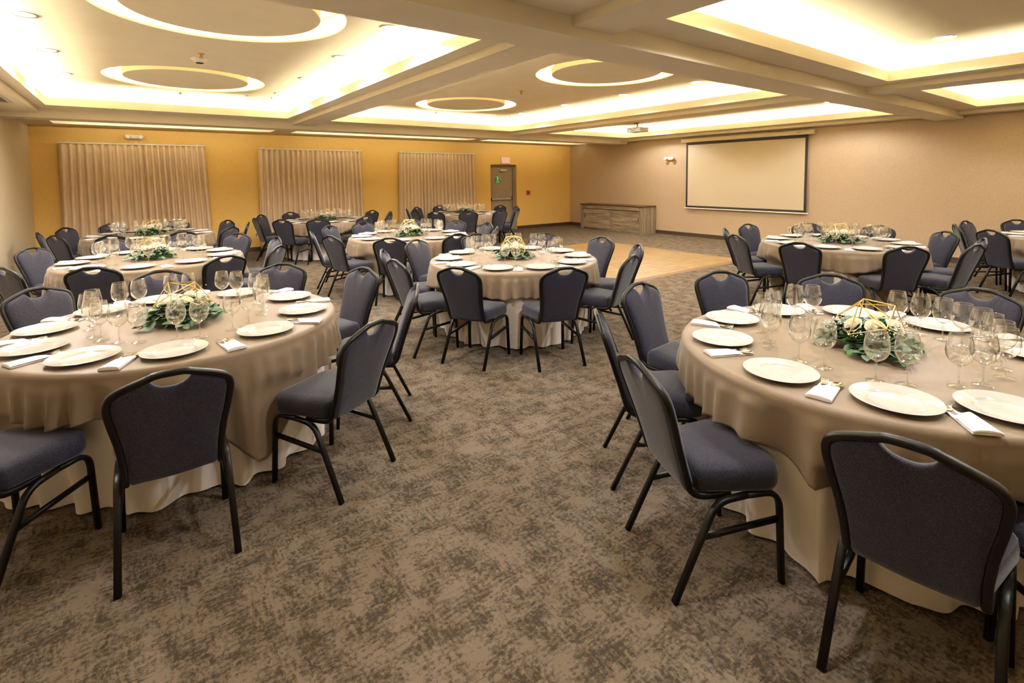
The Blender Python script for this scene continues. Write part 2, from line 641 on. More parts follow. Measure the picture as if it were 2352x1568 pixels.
# strip along the back wall with three long light slots
SZ = 2.73
slots = [(-1.13, 2.53), (2.96, 7.72), (8.12, 12.02)]
SY0, SY1 = 12.02, 12.6
xs = [XL] + [v for s in slots for v in s] + [XR]
quad(bm_c, [(XL, BEAM_B[1], SZ), (XR, BEAM_B[1], SZ), (XR, SY0, SZ), (XL, SY0, SZ)])
quad(bm_c, [(XL, SY1, SZ), (XR, SY1, SZ), (XR, YB, SZ), (XL, YB, SZ)])
for i in range(0, len(xs), 2):
    quad(bm_c, [(xs[i], SY0, SZ), (xs[i + 1], SY0, SZ), (xs[i + 1], SY1, SZ), (xs[i], SY1, SZ)])
for x0, x1 in slots:
    p = [(x0, SY0), (x1, SY0), (x1, SY1), (x0, SY1)]
    for i in range(4):
        j = (i + 1) % 4
        quad(bm_c, [(*p[i], SZ), (*p[j], SZ), (*p[j], SZ + .16), (*p[i], SZ + .16)])
    quad(bm_c, [(*c, SZ + .16) for c in p])
    area('slot_light', ((x0 + x1) / 2, SY0 + .08, SZ + .03), x1 - x0 - .3, .03, 2.0 * (x1 - x0), COVE, (0, .9, .5))
# roof slab
quad(bm_c, [(XL, YF, ZTOP), (XR, YF, ZTOP), (XR, YB, ZTOP), (XL, YB, ZTOP)])
bmesh.ops.remove_doubles(bm_c, verts=bm_c.verts[:], dist=1e-5)
struct('ceiling', bm_c, M['ceiling'])

# round floating discs with their hidden light rings
ringnames = ['far disc beside the smoke detector', 'large near disc cut by the top of the picture',
             'far disc nearest the exit door', 'disc partly hidden by the main beam']
bm = bmesh.new()
lathe(bm, [(0, .10), (DISC_R - .06, .10), (DISC_R, .09), (DISC_R, .005), (DISC_R - .005, 0), (0, 0)], 72)
bm2 = bmesh.new()
lathe(bm2, [(DISC_R - .10, .105), (DISC_R - .10, .120), (DISC_R - .07, .120), (DISC_R - .07, .105), (DISC_R - .10, .105)], 72)
bm3 = bmesh.new()
for a in (45, 135, 225, 315):
    box(bm3, .45 * cos(rad(a)) - .01, .45 * sin(rad(a)) - .01, .095, .45 * cos(rad(a)) + .01, .45 * sin(rad(a)) + .01, .165)
t0 = thing('ceiling_disc_light', 'round ceiling disc with glowing rim, ' + ringnames[0], 'ceiling light', (*R1, ZT), 0, 'round ceiling discs')
obj('disc', bm, M['ceiling'], t0, True, 30)
obj('light_ring', bm2, M['led'], t0, False)
obj('hanger', bm3, M['dark'], t0, False)
for c, nm in zip((R2, R3, R4), ringnames[1:]):
    dup(t0, (*c, ZT), 0, 'round ceiling disc with glowing rim, ' + nm)

# ------------------------------------------------------------------ downlights
bm = bmesh.new()
lathe(bm, [(.072, -.001), (.092, -.004), (.098, 0), (.098, .002)], 28)
bm2 = bmesh.new()
lathe(bm2, [(0, .0), (.072, .0)], 24)
dl = [(-.66, 5.85, 'the left wall tray, closest of its row'), (-.66, 7.28, 'the left wall tray, middle of its row'), (-.66, 8.72, 'the left wall tray, farthest of its row'),
      (1.97, 4.5, 'the left tray, half hidden by the beam'), (1.97, 5.9, 'the left tray, second behind the beam'), (1.97, 7.38, 'the left tray, third behind the beam'), (1.97, 8.9, 'the left tray, last before the curtains'),
      (6.78, 4.55, 'the central tray, beside the crossing beam'), (6.76, 5.95, 'the central tray, second behind the beam'), (6.76, 7.4, 'the central tray, third behind the beam'), (6.84, 8.85, 'the central tray, last before the door'),
      (6.73, 1.65, 'the large front tray at upper right'),
      (10.99, 8.86, 'the screen wall tray, behind the projector'), (10.80, 4.35, 'the screen wall tray, touching the main beam')]
P_DL = 9.6
def downlight(x, y, power):
    ld = bpy.data.lights.new('downlight', 'SPOT')
    ld.energy = power
    ld.color = COLD
    ld.spot_size = rad(150)
    ld.spot_blend = .35
    ld.shadow_soft_size = .07
    o = bpy.data.objects.new('downlight_lamp', ld)
    COL.objects.link(o)
    o.location = (x, y, ZT - .03)
    lamps.append(o)
root = None
for x, y, nm in dl:
    lab = 'round downlight in ' + nm
    if root is None:
        root = thing('downlight', lab, 'downlight', (x, y, ZT - .004), 0, 'recessed downlights')
        obj('trim_ring', bm, M['alu'], root)
        obj('lens', bm2, M['lamp'], root, False)
    else:
        dup(root, (x, y, ZT - .004), 0, lab)
    downlight(x, y, P_DL * 8)
for x, y in ((-.66, 4.42), (1.75, 1.2), (3.75, 1.65), (3.75, -.2), (6.73, -.2), (9.4, 1.2),  # unseen lamps without fixtures, added for the room's general light
             (3.75, 5.9), (3.75, 8.85), (9.2, 6.6)):
    downlight(x, y, P_DL * 8)

# ceiling details
def vent(x, y, z, w, d, label):
    t = thing('air_vent', label, 'air vent', (x, y, z), 0, 'ceiling air vents')
    bm = bmesh.new()
    for x0, y0, x1, y1 in ((-w, -d, w, -d + .025), (-w, d - .025, w, d), (-w, -d, -w + .025, d), (w - .025, -d, w, d)):
        box(bm, x0, y0, -.012, x1, y1, 0)
    obj('frame', bm, M['white'], t, False)
    bm = bmesh.new()
    n = 6
    for i in range(n):
        yy = -d + .03 + (2 * d - .06) * (i + .5) / n
        box(bm, -w + .02, yy - .006, -.010, w - .02, yy + .006, -.002)
    obj('louver', bm, M['cream'], t, False)
    bm = bmesh.new()
    quad(bm, [(-w, -d, -.0005), (w, -d, -.0005), (w, d, -.0005), (-w, d, -.0005)])
    obj('backing', bm, M['dark'], t, False)
vent(1.75, 9.62, ZT, .2, .2, 'square air vent at the far end of the left tray')
vent(6.75, 9.62, ZT, .2, .2, 'square air vent at the far end of the central tray')
vent(-1.32, 8.75, ZC, .10, .55, 'narrow slatted air vent above the left wall')

def sprinkler(x, y, label):
    t = thing('sprinkler_head', label, 'sprinkler', (x, y, ZT), 0, 'fire sprinklers')
    bm = bmesh.new()
    lathe(bm, [(.038, 0), (.036, -.006), (.012, -.010), (.009, -.03), (.006, -.04), (0, -.04)], 16)
    obj('body', bm, M['brass'], t)
    bm = bmesh.new()
    lathe(bm, [(0, -.052), (.022, -.05), (.022, -.047), (0, -.048)], 16)
    for s in (-1, 1):
        box(bm, s * .012 - .002, -.002, -.05, s * .012 + .002, .002, -.02)
    obj('deflector', bm, M['brass'], t)
sprinkler(.66, 6.58, 'brass sprinkler just above the smoke detector')
sprinkler(.66, 9.67, 'brass sprinkler beyond the far left disc')
sprinkler(5.08, 6.6, 'brass sprinkler between the two central discs')
sprinkler(5.2, 9.7, 'brass sprinkler beyond the disc nearest the exit door')
t = thing('smoke_detector', 'white cone shaped smoke detector between two ceiling discs', 'smoke detector', (.67, 6.85, ZT))
bm = bmesh.new()
lathe(bm, [(0, 0), (.085, 0), (.09, -.012), (.075, -.025), (.045, -.05), (0, -.05)], 28)
obj('housing', bm, M['white'], t, True, 40)
bm = bmesh.new()
lathe(bm, [(.042, -.05), (.038, -.056), (0, -.06)], 20)
obj('sensor', bm, M['dark'], t)

# ------------------------------------------------------------------ door, signs, wall fittings
d = bpy.data.objects.new('door_1', None)
COL.objects.link(d)
d['kind'] = 'structure'
d.location = (DX0, YB, 0)
W = DX1 - DX0
bm = bmesh.new()
box(bm, 0.001, .09, 0, .055, .17, DZ - .001)
box(bm, W - .095, .09, 0, W - .001, .17, DZ - .001)
box(bm, .055, .09, DZ - .06, W - .095, .17, DZ - .001)
obj('door_frame', bm, M['grey_frame'], d, False)
bm = bmesh.new()
box(bm, .055, .125, .006, W - .095, .165, DZ - .06, .003)
leaf = obj('door_leaf', bm, M['grey_door'], d, False)
bm = bmesh.new()
box(bm, .08, .055, .955, W - .16, .10, 1.015, .01)
pb = obj('push_bar', bm, M['alu'], d, False)
bm = bmesh.new()
box(bm, .06, .05, .945, .085, .126, 1.03, .006)
box(bm, W - .165, .05, .945, W - .135, .126, 1.03, .006)
obj('bar_end', bm, M['black'], pb, False)
bm = bmesh.new()
box(bm, .42, .06, 1.86, .66, .125, 1.91, .006)
cl = obj('door_closer', bm, M['cream'], d, False)
bm = bmesh.new()
sweep(bm, [(.64, .08, 1.93), (.32, .075, 1.935), (.30, .1, 1.95)], circ(.008, 6))
obj('closer_arm', bm, M['alu'], cl)
sx0, sx1, sz0, sz1, sy = .255, .465, 1.475, 1.72, .1235
bm = bmesh.new()
box(bm, sx0, sy, sz0, sx1, sy + .003, sz1)
sg = obj('exit_sticker', bm, M['signgreen'], d, False)
bm = bmesh.new()
e = lambda u, v: (sx0 + u * (sx1 - sx0), sy - .0006, sz0 + v * (sz1 - sz0))
def poly(bm, pts, f):
    quad(bm, [f(*p) for p in pts])
poly(bm, [(.12, .05), (.88, .05), (.72, .36), (.26, .36)], e)
obj('text_panel', bm, M['signpale'], sg, False)
bm = bmesh.new()
for pts in ([(.30, .56), (.44, .50), (.58, .66), (.60, .84), (.44, .84), (.38, .68)],   # torso
            [(.40, .56), (.28, .42), (.34, .38), (.50, .54)], [(.50, .56), (.62, .44), (.56, .38), (.44, .5)],   # legs
            [(.44, .82), (.20, .90), (.16, .84), (.40, .74)], [(.58, .80), (.68, .68), (.64, .62), (.54, .72)],   # arms
            [(.08, .80), (.16, .88), (.12, .96), (.05, .90)],
            [(.80, .42), (.94, .48), (.94, .96), (.76, .96), (.76, .91), (.87, .91), (.87, .52), (.80, .49)]):
    poly(bm, pts, e)
bm.faces.new([bm.verts.new(e(.52 + .07 * cos(a * PI / 5), .93 + .06 * sin(a * PI / 5))) for a in range(10)])
obj('running_figure', bm, M['signwhite'], sg, False)

t = thing('exit_sign', 'white exit sign box with pink red letters above the door', 'exit sign', (9.387, YB, 2.185))
bm = bmesh.new()
box(bm, -.17, -.05, -.098, .17, -.001, .098, .006)
obj('housing', bm, M['exitface'], t, False)
bm = bmesh.new()
def bar(x0, z0, x1, z1, w=.018):
    a, b = Vector((x0, 0, z0)), Vector((x1, 0, z1))
    dv = (b - a).normalized()
    nrm = Vector((-dv.z, 0, dv.x)) * w / 2
    pts = [a + nrm, b + nrm, b - nrm, a - nrm]
    quad(bm, [(p.x, -.0515, p.z) for p in pts])
h = .058
x = -.115
for a in ((x, -h, x, h), (x, h - .009, x + .05, h - .009), (x, 0, x + .042, 0), (x, -h + .009, x + .05, -h + .009)):
    bar(*a)
x = -.045
bar(x, -h, x + .058, h); bar(x, h, x + .058, -h)
bar(.045, -h, .045, h)
bar(.075, h - .009, .14, h - .009); bar(.107, -h, .107, h)
obj('letters', bm, M['redletter'], t, False)

t = thing('fire_alarm_station', 'small red fire alarm pull station right of the exit door', 'fire alarm', (10.29, YB, 1.155))
bm = bmesh.new()
box(bm, -.06, -.05, -.075, .06, -.001, .075, .008)
obj('housing', bm, M['red'], t, False)
bm = bmesh.new()
box(bm, -.03, -.062, -.02, .035, -.049, .02, .004)
obj('pull_handle', bm, M['screenblk'], t, False)

def emergency(x, y, z, rz, label):
    t = thing('emergency_light', label, 'emergency light', (x, y, z), rz, 'twin head emergency lights')
    bm = bmesh.new()
    box(bm, -.10, -.075, -.045, .10, -.001, .045, .02, 3)
    obj('housing', bm, M['white'], t, True, 50)
    for s in (-1, 1):
        bm = bmesh.new()
        lathe(bm, [(0, 0), (.048, 0), (.05, .05), (.03, .075), (0, .075)], 18)
        bmesh.ops.rotate(bm, verts=bm.verts[:], cent=(0, 0, 0), matrix=Matrix.Rotation(rad(100), 3, 'X'))
        bmesh.ops.translate(bm, verts=bm.verts[:], vec=(s * .105, -.09, .0))
        obj('lamp_head', bm, M['white'], t, True, 40)
    bm = bmesh.new()
    box(bm, -.006, -.079, -.036, .006, -.074, -.026)
    obj('indicator', bm, M['redled'], t, False)
emergency(.055, YB, 2.56, 0, 'twin head emergency light above the widest curtain')
emergency(XR, 8.91, 2.14, -PI / 2, 'twin head emergency light beside the projection screen')

def outlet(loc, rz, label):
    t = thing('wall_outlet', label, 'power outlet', loc, rz, 'wall power outlets')
    bm = bmesh.new()
    box(bm, -.036, -.006, -.058, .036, -.0005, .058, .003)
    obj('cover_plate', bm, M['cream'], t, False)
    for s in (-1, 1):
        bm = bmesh.new()
        box(bm, -.016, -.0075, s * .022 - .012, .016, -.0055, s * .022 + .012)
        obj('socket', bm, M['dark'], t, False)
outlet((2.24, YB, .386), 0, 'wall outlet low on the ochre wall between curtains')
outlet((XR, 5.656, .38), -PI / 2, 'wall outlet low on the beige wall under the screen')

# ------------------------------------------------------------------ projection screen
t = thing('projection_screen', 'large pulled down projection screen with black border', 'projection screen', (XR, 6.83, 0))
def yz(bm, y0, z0, y1, z1, x0, x1):
    box(bm, x0, y0, z0, x1, y1, z1)
bm = bmesh.new()
box(bm, -.11, -1.675, 2.545, -.02, 1.675, 2.645, .02, 3)
hs = obj('housing', bm, M['cream'], t, True, 40)
bm = bmesh.new()
for s in (-1, 1):
    box(bm, -.115, s * 1.68 - .012, 2.54, -.012, s * 1.68 + .012, 2.65, .006)
obj('end_cap', bm, M['white'], hs, False)
bm = bmesh.new()
box(bm, -.1125, -1.42, 2.592, -.109, -1.33, 2.600)
obj('name_plate', bm, M['dark'], hs, False)
bm = bmesh.new()
box(bm, -.0655, -1.557, .795, -.063, 1.557, 2.56)
obj('border', bm, M['screenblk'], t, False)
bm = bmesh.new()
box(bm, -.0675, -1.50, .85, -.0645, 1.50, 2.475)
obj('screen_surface', bm, M['screen'], t, False)
bm = bmesh.new()
box(bm, -.078, -1.60, .768, -.052, 1.60, .797, .008)
obj('bottom_bar', bm, M['white'], t, True, 40)

# ------------------------------------------------------------------ projector
t = thing('ceiling_projector', 'small white projector hung from the ceiling beam before the screen', 'projector', (8.0, 6.66, ZC))
bm = bmesh.new()
lathe(bm, [(0, 0), (.05, 0), (.05, -.012), (.016, -.016), (.016, -.07), (.03, -.075), (.03, -.085), (0, -.085)], 16)
obj('ceiling_mount', bm, M['alu'], t, True, 40)
bm = bmesh.new()
box(bm, -.14, -.165, -.185, .14, .165, -.095, .018, 3)
pj = obj('body', bm, M['white'], t, True, 45)
bm = bmesh.new()
lathe(bm, [(0, 0), (.036, 0), (.04, .01), (.04, .03)], 20)
bmesh.ops.rotate(bm, verts=bm.verts[:], cent=(0, 0, 0), matrix=Matrix.Rotation(rad(-90), 3, 'Y'))
bmesh.ops.translate(bm, verts=bm.verts[:], vec=(.16, .06, -.14))
obj('lens', bm, M['dark'], pj)
bm = bmesh.new()
for i in range(6):
    box(bm, .0 + i * .018, -.1665, -.165, .008 + i * .018, -.164, -.115)
obj('vent', bm, M['alu'], pj, False)
bm = bmesh.new()
sweep(bm, [(-.01, 0, -.015), (-.11, .02, -.03), (-.19, .03, -.09), (-.18, .0, -.16), (-.135, -.04, -.15)], circ(.004, 6))
sweep(bm, [(-.01, 0, -.02), (-.15, -.04, -.05), (-.17, -.06, -.12), (-.135, -.08, -.14)], circ(.003, 6))
obj('cable', bm, M['black'], t)

# ------------------------------------------------------------------ curtains
def curtain(i, x0t, x1t, x0b, x1b, zt, seed, label, folds):
    rnd = random.Random(seed)
    rows, per = 16, 10
    n = folds * per
    bm = bmesh.new()
    ph = [rnd.uniform(-.35, .35) for _ in range(folds + 1)]
    am = [rnd.uniform(.75, 1.15) for _ in range(folds + 1)]
    lean = [rnd.uniform(-.5, .5) for _ in range(folds + 1)]
    for A, v0 in ((ph, 0), (am, 1), (lean, 0)):
        A[0] = A[-1] = v0
    grid = []
    for r in range(rows + 1):
        v = r / rows
        z = zt + (.03 - zt) * v
        row = []
        for c in range(n + 1):
            u = c / n
            k = u * folds
            i0 = min(folds - 1, int(k))
            f = k - i0
            lerp = lambda A: A[i0] * (1 - f) + A[i0 + 1] * f
            off = lerp(lean) * v * v * .03 * (1 if 0 < c < n else 0)
            x = (x0t + (x1t - x0t) * u) * (1 - v) + (x0b + (x1b - x0b) * u) * v + off
            x += .012 * sin(4 * PI * k) * (.5 + .5 * v) * (1 if 0 < c < n else 0)
            x = min(max(x, x0t * (1 - v) + x0b * v), x1t * (1 - v) + x1b * v)
            y = YB - .11 + .042 * lerp(am) * (.75 + .35 * v) * cos(2 * PI * k + lerp(ph) * v * 2)
            row.append(bm.verts.new((x, y, z)))
        grid.append(row)
    for a, b in zip(grid, grid[1:]):
        for c in range(n):
            bm.faces.new((a[c], b[c], b[c + 1], a[c + 1]))
    bm.normal_update()
    bmesh.ops.solidify(bm, geom=bm.faces[:], thickness=.003)
    return tag(obj('curtain', bm, M['curtain']), label, 'curtain', 'beige drapes on the ochre wall')
cs = [(-1.116, 1.28, -1.15, 1.365, 2.385, 'widest window, far left', .19, 'widest'),
      (2.339, 4.749, 2.315, 4.80, 2.355, 'middle window', 3.60, 'middle'),
      (5.805, 8.204, 5.76, 8.25, 2.345, 'window nearest the exit door', 6.90, 'nearest the door')]
for i, (a, b, c, dd, zt, nm, seam, sh) in enumerate(cs):
    sb = c + (dd - c) * (seam - a) / (b - a)
    curtain(i, a, seam - .0004, c, sb - .0004, zt, i * 2 + 1, 'left hand beige drape over the ' + nm, 11)
    curtain(i, seam + .0004, b, sb + .0004, dd, zt, i * 2 + 2, 'right hand beige drape over the ' + nm, 11)
    t = thing('curtain_rail', 'slim white curtain rail over the ' + nm, 'curtain rail', ((a + b) / 2, YB - .11, zt + .022), 0, 'curtain rails')
    hw = (b - a) / 2 + .01
    bm = bmesh.new()
    box(bm, -hw, -.012, -.015, hw, .012, .012, .003)
    obj('track', bm, M['rail'], t, False)
    for xx in ((-hw + .15, 0, hw - .13) if i == 0 else (-hw + .12, hw - .13)):
        bm = bmesh.new()
        box(bm, xx - .025, -.01, .0125, xx + .025, .10, .018)
        box(bm, xx - .025, .100, .0, xx + .025, .108, .05)
        obj('bracket', bm, M['cream'], t, False)

# ------------------------------------------------------------------ credenza
CY0, CY1, CD, CH = 9.41, 11.9, .60, .80
t = thing('credenza', 'long grey oak credenza with sliding doors and dark top', 'sideboard', (XR - .02, (CY0 + CY1) / 2, 0))
hl = (CY1 - CY0) / 2
bm = bmesh.new()
box(bm, -CD - .012, -hl - .012, CH - .035, 0, hl + .012, CH, .004)
ct = obj('countertop', bm, M['darktop'], t, False)
bm = bmesh.new()
box(bm, -CD * .55 - .09, hl - .24, CH, -CD * .55 + .05, hl - .1, CH + .006, .002)
obj('cable_grommet', bm, M['black'], ct, False)
for s in (-1, 1):
    bm = bmesh.new()
    box(bm, -CD, s * hl - (.11 if s > 0 else 0), 0, 0, s * hl + (.11 if s < 0 else 0), CH - .036, .002)
    obj('side_panel', bm, M['woodv'], t, False)
bm = bmesh.new()
box(bm, -CD, -hl + .112, CH - .135, -.02, hl - .112, CH - .036, .002)
obj('top_rail', bm, M['woodh'], t, False)
bm = bmesh.new()
box(bm, -CD + .06, -hl + .112, .0, -.02, hl - .112, .05, .002)
obj('plinth', bm, M['woodh'], t, False)
bm = bmesh.new()
box(bm, -.03, -hl + .112, .05, -.015, hl - .112, CH - .136)
obj('back_panel', bm, M['dark'], t, False)
for y0, y1, x0, hy in ((-.01, hl - .113, -CD + .012, hl - .18), (-hl + .113, .03, -CD + .040, -hl + .18)):
    bm = bmesh.new()
    box(bm, x0, y0, .052, x0 + .02, y1, CH - .15, .002)
    dr = obj('sliding_door', bm, M['woodh'], t, False)
    bm = bmesh.new()
    box(bm, x0 - .004, hy - .014, .36, x0 + .001, hy + .014, .45, .003)
    obj('finger_pull', bm, M['dark'], dr, False)

# ------------------------------------------------------------------ dance floor
t = thing('dance_floor', 'pale parquet dance floor laid on the carpet', 'dance floor', (7.64, 7.15, 0))
hx, hy = 1.84, 1.86
bm = bmesh.new()
quad(bm, [(-hx, -hy, .022), (hx, -hy, .022), (hx, hy, .022), (-hx, hy, .022)])
quad(bm, [(-hx, hy, .001), (hx, hy, .001), (hx, -hy, .001), (-hx, -hy, .001)])
obj('parquet_panel', bm, M['parquet'], t, False)
for pts in ([(-hx - .07, -hy - .07), (hx + .07, -hy - .07), (hx, -hy), (-hx, -hy)], [(hx + .07, -hy - .07), (hx + .07, hy + .07), (hx, hy), (hx, -hy)],
            [(hx + .07, hy + .07), (-hx - .07, hy + .07), (-hx, hy), (hx, hy)], [(-hx - .07, hy + .07), (-hx - .07, -hy - .07), (-hx, -hy), (-hx, hy)]):
    bm = bmesh.new()
    a, b, c, dd = pts
    quad(bm, [(*a, .002), (*b, .002), (*c, .023), (*dd, .023)])
    quad(bm, [(*dd, .001), (*c, .001), (*b, .001), (*a, .001)])
    obj('edge_ramp', bm, M['edge'], t, False)

# ------------------------------------------------------------------ chair prototype
def wz(z):
    pts = [(.385, .172), (.50, .174), (.60, .184), (.70, .202), (.775, .213), (.808, .211), (.838, .192), (.862, .135), (.882, .075), (.892, .052), (.893, 0)]
    for (z0, w0), (z1, w1) in zip(pts, pts[1:]):
        if z0 <= z <= z1:
            return w0 + (w1 - w0) * (z - z0) / (z1 - z0)
    return pts[0][1]
def yback(z):
    return -.155 - .30 * (z - .41) - .05 * (z - .41) ** 2
def make_chair():
    t = thing('banquet_chair', '', 'chair', (0, 0, 0), 0)
    # seat
    bm = bmesh.new()
    def plan(kx, ky, z):
        pts = []
        for (cx, cy, r, a0) in ((.225, .245, .085, 0), (-.225, .245, .085, 90), (-.178, -.125, .03, 180), (.178, -.125, .03, 270)):
            sx, sy = (1 if cx > 0 else -1), (1 if cy > 0 else -1)
            for i in range(7):
                a = rad(a0 + 15 * i)
                pts.append(((cx - sx * r + r * cos(a)) * kx, (cy - sy * r + r * sin(a) - .06) * ky + .06, z))
        return pts
    rings = []
    for kx, ky, z in ((.90, .90, .400), (.975, .975, .403), (1.0, 1.0, .418), (1.0, 1.0, .455), (.985, .985, .478), (.93, .93, .493), (.75, .75, .502), (.4, .4, .507)):
        rings.append([bm.verts.new(p) for p in plan(kx, ky, z)])
    for a, b in zip(rings, rings[1:]):
        n = len(a)
        for i in range(n):
            j = (i + 1) % n
            bm.faces.new((a[i], a[j], b[j], b[i]))
    bm.faces.new(rings[-1])
    bm.faces.new(rings[0][::-1])
    obj('seat', bm, M['fabric'], t)
    # back outline
    zs = [.40, .45, .50, .55, .60, .65, .70, .74, .775, .81, .838, .862, .882, .892]
    side = [(wz(z), z) for z in zs]
    # frame: from under the seat up, over the crown and down again
    loop = [(.172, .02, .385), (.172, -.06, .385), (.172, -.125, .392), (.172, -.158, .42)]
    loop += [(w, yback(z), z) for w, z in side[1:]]
    loop += [(0.0, yback(.893), .8935)]
    path = chaikin(loop + [(-x, y, z) for x, y, z in loop[-2::-1]], False, 2)
    bm = bmesh.new()
    sweep(bm, path, rrect(.026, .026, .008), up=(1, 0, 0))
    obj('back_frame', bm, M['black'], t)
    # padded back with a hand notch at the crown
    out = [(w - .011, z) for w, z in side if z <= .85]
    out += [(.125, .855), (.092, .872), (.078, .876), (.070, .868), (.055, .848), (.03, .834), (0, .830)]
    out[0] = (.158, .400)
    outl = out + [(-x, z) for x, z in out[-2::-1]]
    # bottom edge slightly curved
    nb = 8
    outl += [(-.158 + .316 * i / nb, .405 - .012 * sin(PI * i / nb)) for i in range(1, nb)]
    outl = [(v.x, v.y) for v in chaikin([(x, z, 0) for x, z in outl], True, 1)]
    bm = bmesh.new()
    cz = .64
    def ring(k, dy):
        return [bm.verts.new((x * k, yback(cz + (z - cz) * k) + dy, cz + (z - cz) * k)) for x, z in outl]
    R = [ring(0.02, -.016), ring(.5, -.016), ring(.88, -.014), ring(.97, -.010), ring(1.0, -.002), ring(1.0, .010), ring(.975, .024), ring(.93, .033), ring(.8, .040), ring(.45, .043), ring(.02, .044)]
    for a, b in zip(R, R[1:]):
        n = len(a)
        for i in range(n):
            j = (i + 1) % n
            bm.faces.new((a[i], a[j], b[j], b[i]))
    bm.faces.new(R[0][::-1])
    bm.faces.new(R[-1])
    bmesh.ops.recalc_face_normals(bm, faces=bm.faces[:])
    obj('backrest', bm, M['fabric'], t)
    # legs and rails
    for s in (-1, 1):
        x = s * .205
        xf = s * .214
        front = fillet([(xf, .237, 0), (x, .222, .385), (x, .075, .388)], .075, 6)
        rear = fillet([(x, .073, .388), (x, -.06, .378), (xf, -.24, 0)], .06, 6)
        for pth in (front, rear):
            bm = bmesh.new()
            sweep(bm, pth, rrect(.028, .022, .007), up=(0, 1, .01) if pth is front else (0, .1, 1))
            obj('leg', bm, M['black'], t)
        bm = bmesh.new()
        sweep(bm, [(x, .228, .268), (x, -.123, .243)], rrect(.022, .022, .006))
        obj('stretcher', bm, M['black'], t)
    return t
chair0 = make_chair()

# ------------------------------------------------------------------ tables
TB = {  # centre, cloth corner angle, first plate angle, chairs (angle, apex distance)
 'A': ((.216, 3.856), 288, 16.5, [], 'front table along the left wall'),
 'B': ((.144, 7.181), 200, 15, [(250, 1.41), (293, 1.47), (323, 1.46), (5, 1.36), (45, 1.45), (74, 1.40), (108, 1.40), (142, 1.45), (216, 1.40)], 'second table along the left wall'),
 'C': ((.19, 10.432), 330, 0, [(147, 1.36), (181, 1.39), (214, 1.36), (250, 1.38), (285, 1.38), (316, 1.5), (350, 1.46), (26, 1.36), (71, 1.38), (113, 1.38)], 'table before the widest curtain'),
 'D': ((3.351, 11.366), 285, 10, [(220, 1.5), (186, 1.45), (143, 1.44), (109, 1.36), (247, 1.36), (287, 1.36), (23, 1.36), (350, 1.40), (320, 1.41)], 'table before the middle curtain'),
 'E': ((3.444, 7.378), 210, 20, [(235, 1.52), (273, 1.36), (165, 1.44), (198, 1.42), (128, 1.46), (99, 1.45), (27, 1.36), (351, 1.36), (317, 1.38), (62, 1.38)], 'table in middle of the room'),
 'F': ((3.352, 4.521), 192, 1.5, [(182, 1.42), (151, 1.42), (115, 1.38), (75, 1.36), (35, 1.36), (358, 1.37), (324, 1.40), (290, 1.37)], 'table beside the dance floor'),
 'G': ((6.727, 11.163), 225, 12, [(154, 1.43), (182, 1.40), (122, 1.4), (212, 1.43), (243, 1.38), (276, 1.42), (340, 1.40), (308, 1.42), (12, 1.38), (88, 1.38)], 'table by the exit door'),
 'H': ((2.996, .976), 212, 26.5, [(96, 1.39), (61, 1.45), (29, 1.39), (354, 1.43), (238, 1.38)], 'biggest nearest table'),
 'I': ((7.402, 2.812), 148, 8, [(116, 1.39), (150, 1.43), (80, 1.40), (186, 1.46), (227, 1.39), (260, 1.43), (322, 1.38), (39, 1.37), (0, 1.36), (291, 1.42)], 'table before the projection screen'),
 'J': ((10.302, .854), 140, 0, [(80, 1.38), (113, 1.42), (146, 1.43), (41, 1.38), (183, 1.40), (217, 1.40)], 'table cut by right edge'),
}
PLATES = {'H': [27, 62, 96, 132, 171, 205, 234, 275, 314, 352], 'A': [16, 55, 98, 127, 162, 196, 230, 263, 301, 338],
          'F': [0, 37, 76, 112, 150, 185, 221, 255, 291, 327], 'I': [40, 75, 112, 152, 191, 224, 262, 298, 332, 5],
          'E': [30, 66, 102, 131, 161, 195, 234, 276, 318, 358], 'B': [15, 45, 78, 110, 143, 176, 218, 258, 297, 336]}
NAPS = {'H': [(44, .75), (77, .78), (110, .77), (148, .75), (187, .75), (219.5, .80), (255, .77), (295, .77), (333, .77), (10, .77)],
        'A': [(34, .80), (78, .77), (112.5, .78), (143, .77), (178, .77), (212, .77), (247, .78), (282, .78), (318, .80), (357, .79)],
        'F': [(18, .77), (56, .77), (94, .77), (129, .76), (167, .78), (202, .73), (237, .72), (273, .76), (308, .77), (343, .77)]}
GLS = {'H': [57, 67, 98, 108, 129, 141, 164, 177, 201, 213, 237, 250, 271, 286, 306, 319, 325, 337, 348, 0],
       'A': [9, 20, 44, 56, 82, 94, 118, 130, 156, 168, 193, 207, 225, 239, 263, 275, 297, 309, 337, 351],
       'F': [11, 24, 47, 59, 85, 97, 120, 132, 157, 169, 189, 200, 223, 236, 257, 269, 288, 300, 318, 331]}
# chairs placed from their feet: position, facing
FEET = {'A': [((.088, 2.729), (.02, 1.0)), ((.848, 2.859), (-.489, .873)), ((1.32, 3.445), (-.910, .414)), ((-.533, 3.04), (.669, .743))],
        'F': [((2.455, 3.896), (.89, .455)), ((2.98, 3.447), (.309, .951))],
        'H': [((1.92, 1.24), (.909, -.417)), ((2.29, 1.794), (.753, -.658)), ((2.038, .499), (.994, .111))]}
TB['A'][3].extend([(16, 1.39), (52, 1.36), (93, 1.36), (127, 1.36), (162, 1.38)])
HOURS = ['twelve', 'one', 'two', 'three', 'four', 'five', 'six', 'seven', 'eight', 'nine', 'ten', 'eleven']
def clockpos(c, o):
    v = Vector((c[0], c[1])).normalized()
    r = Vector((v.y, -v.x))
    q = Vector((o[0] - c[0], o[1] - c[1]))
    return (math.degrees(math.atan2(q.dot(r), q.dot(v))) / 30) % 12
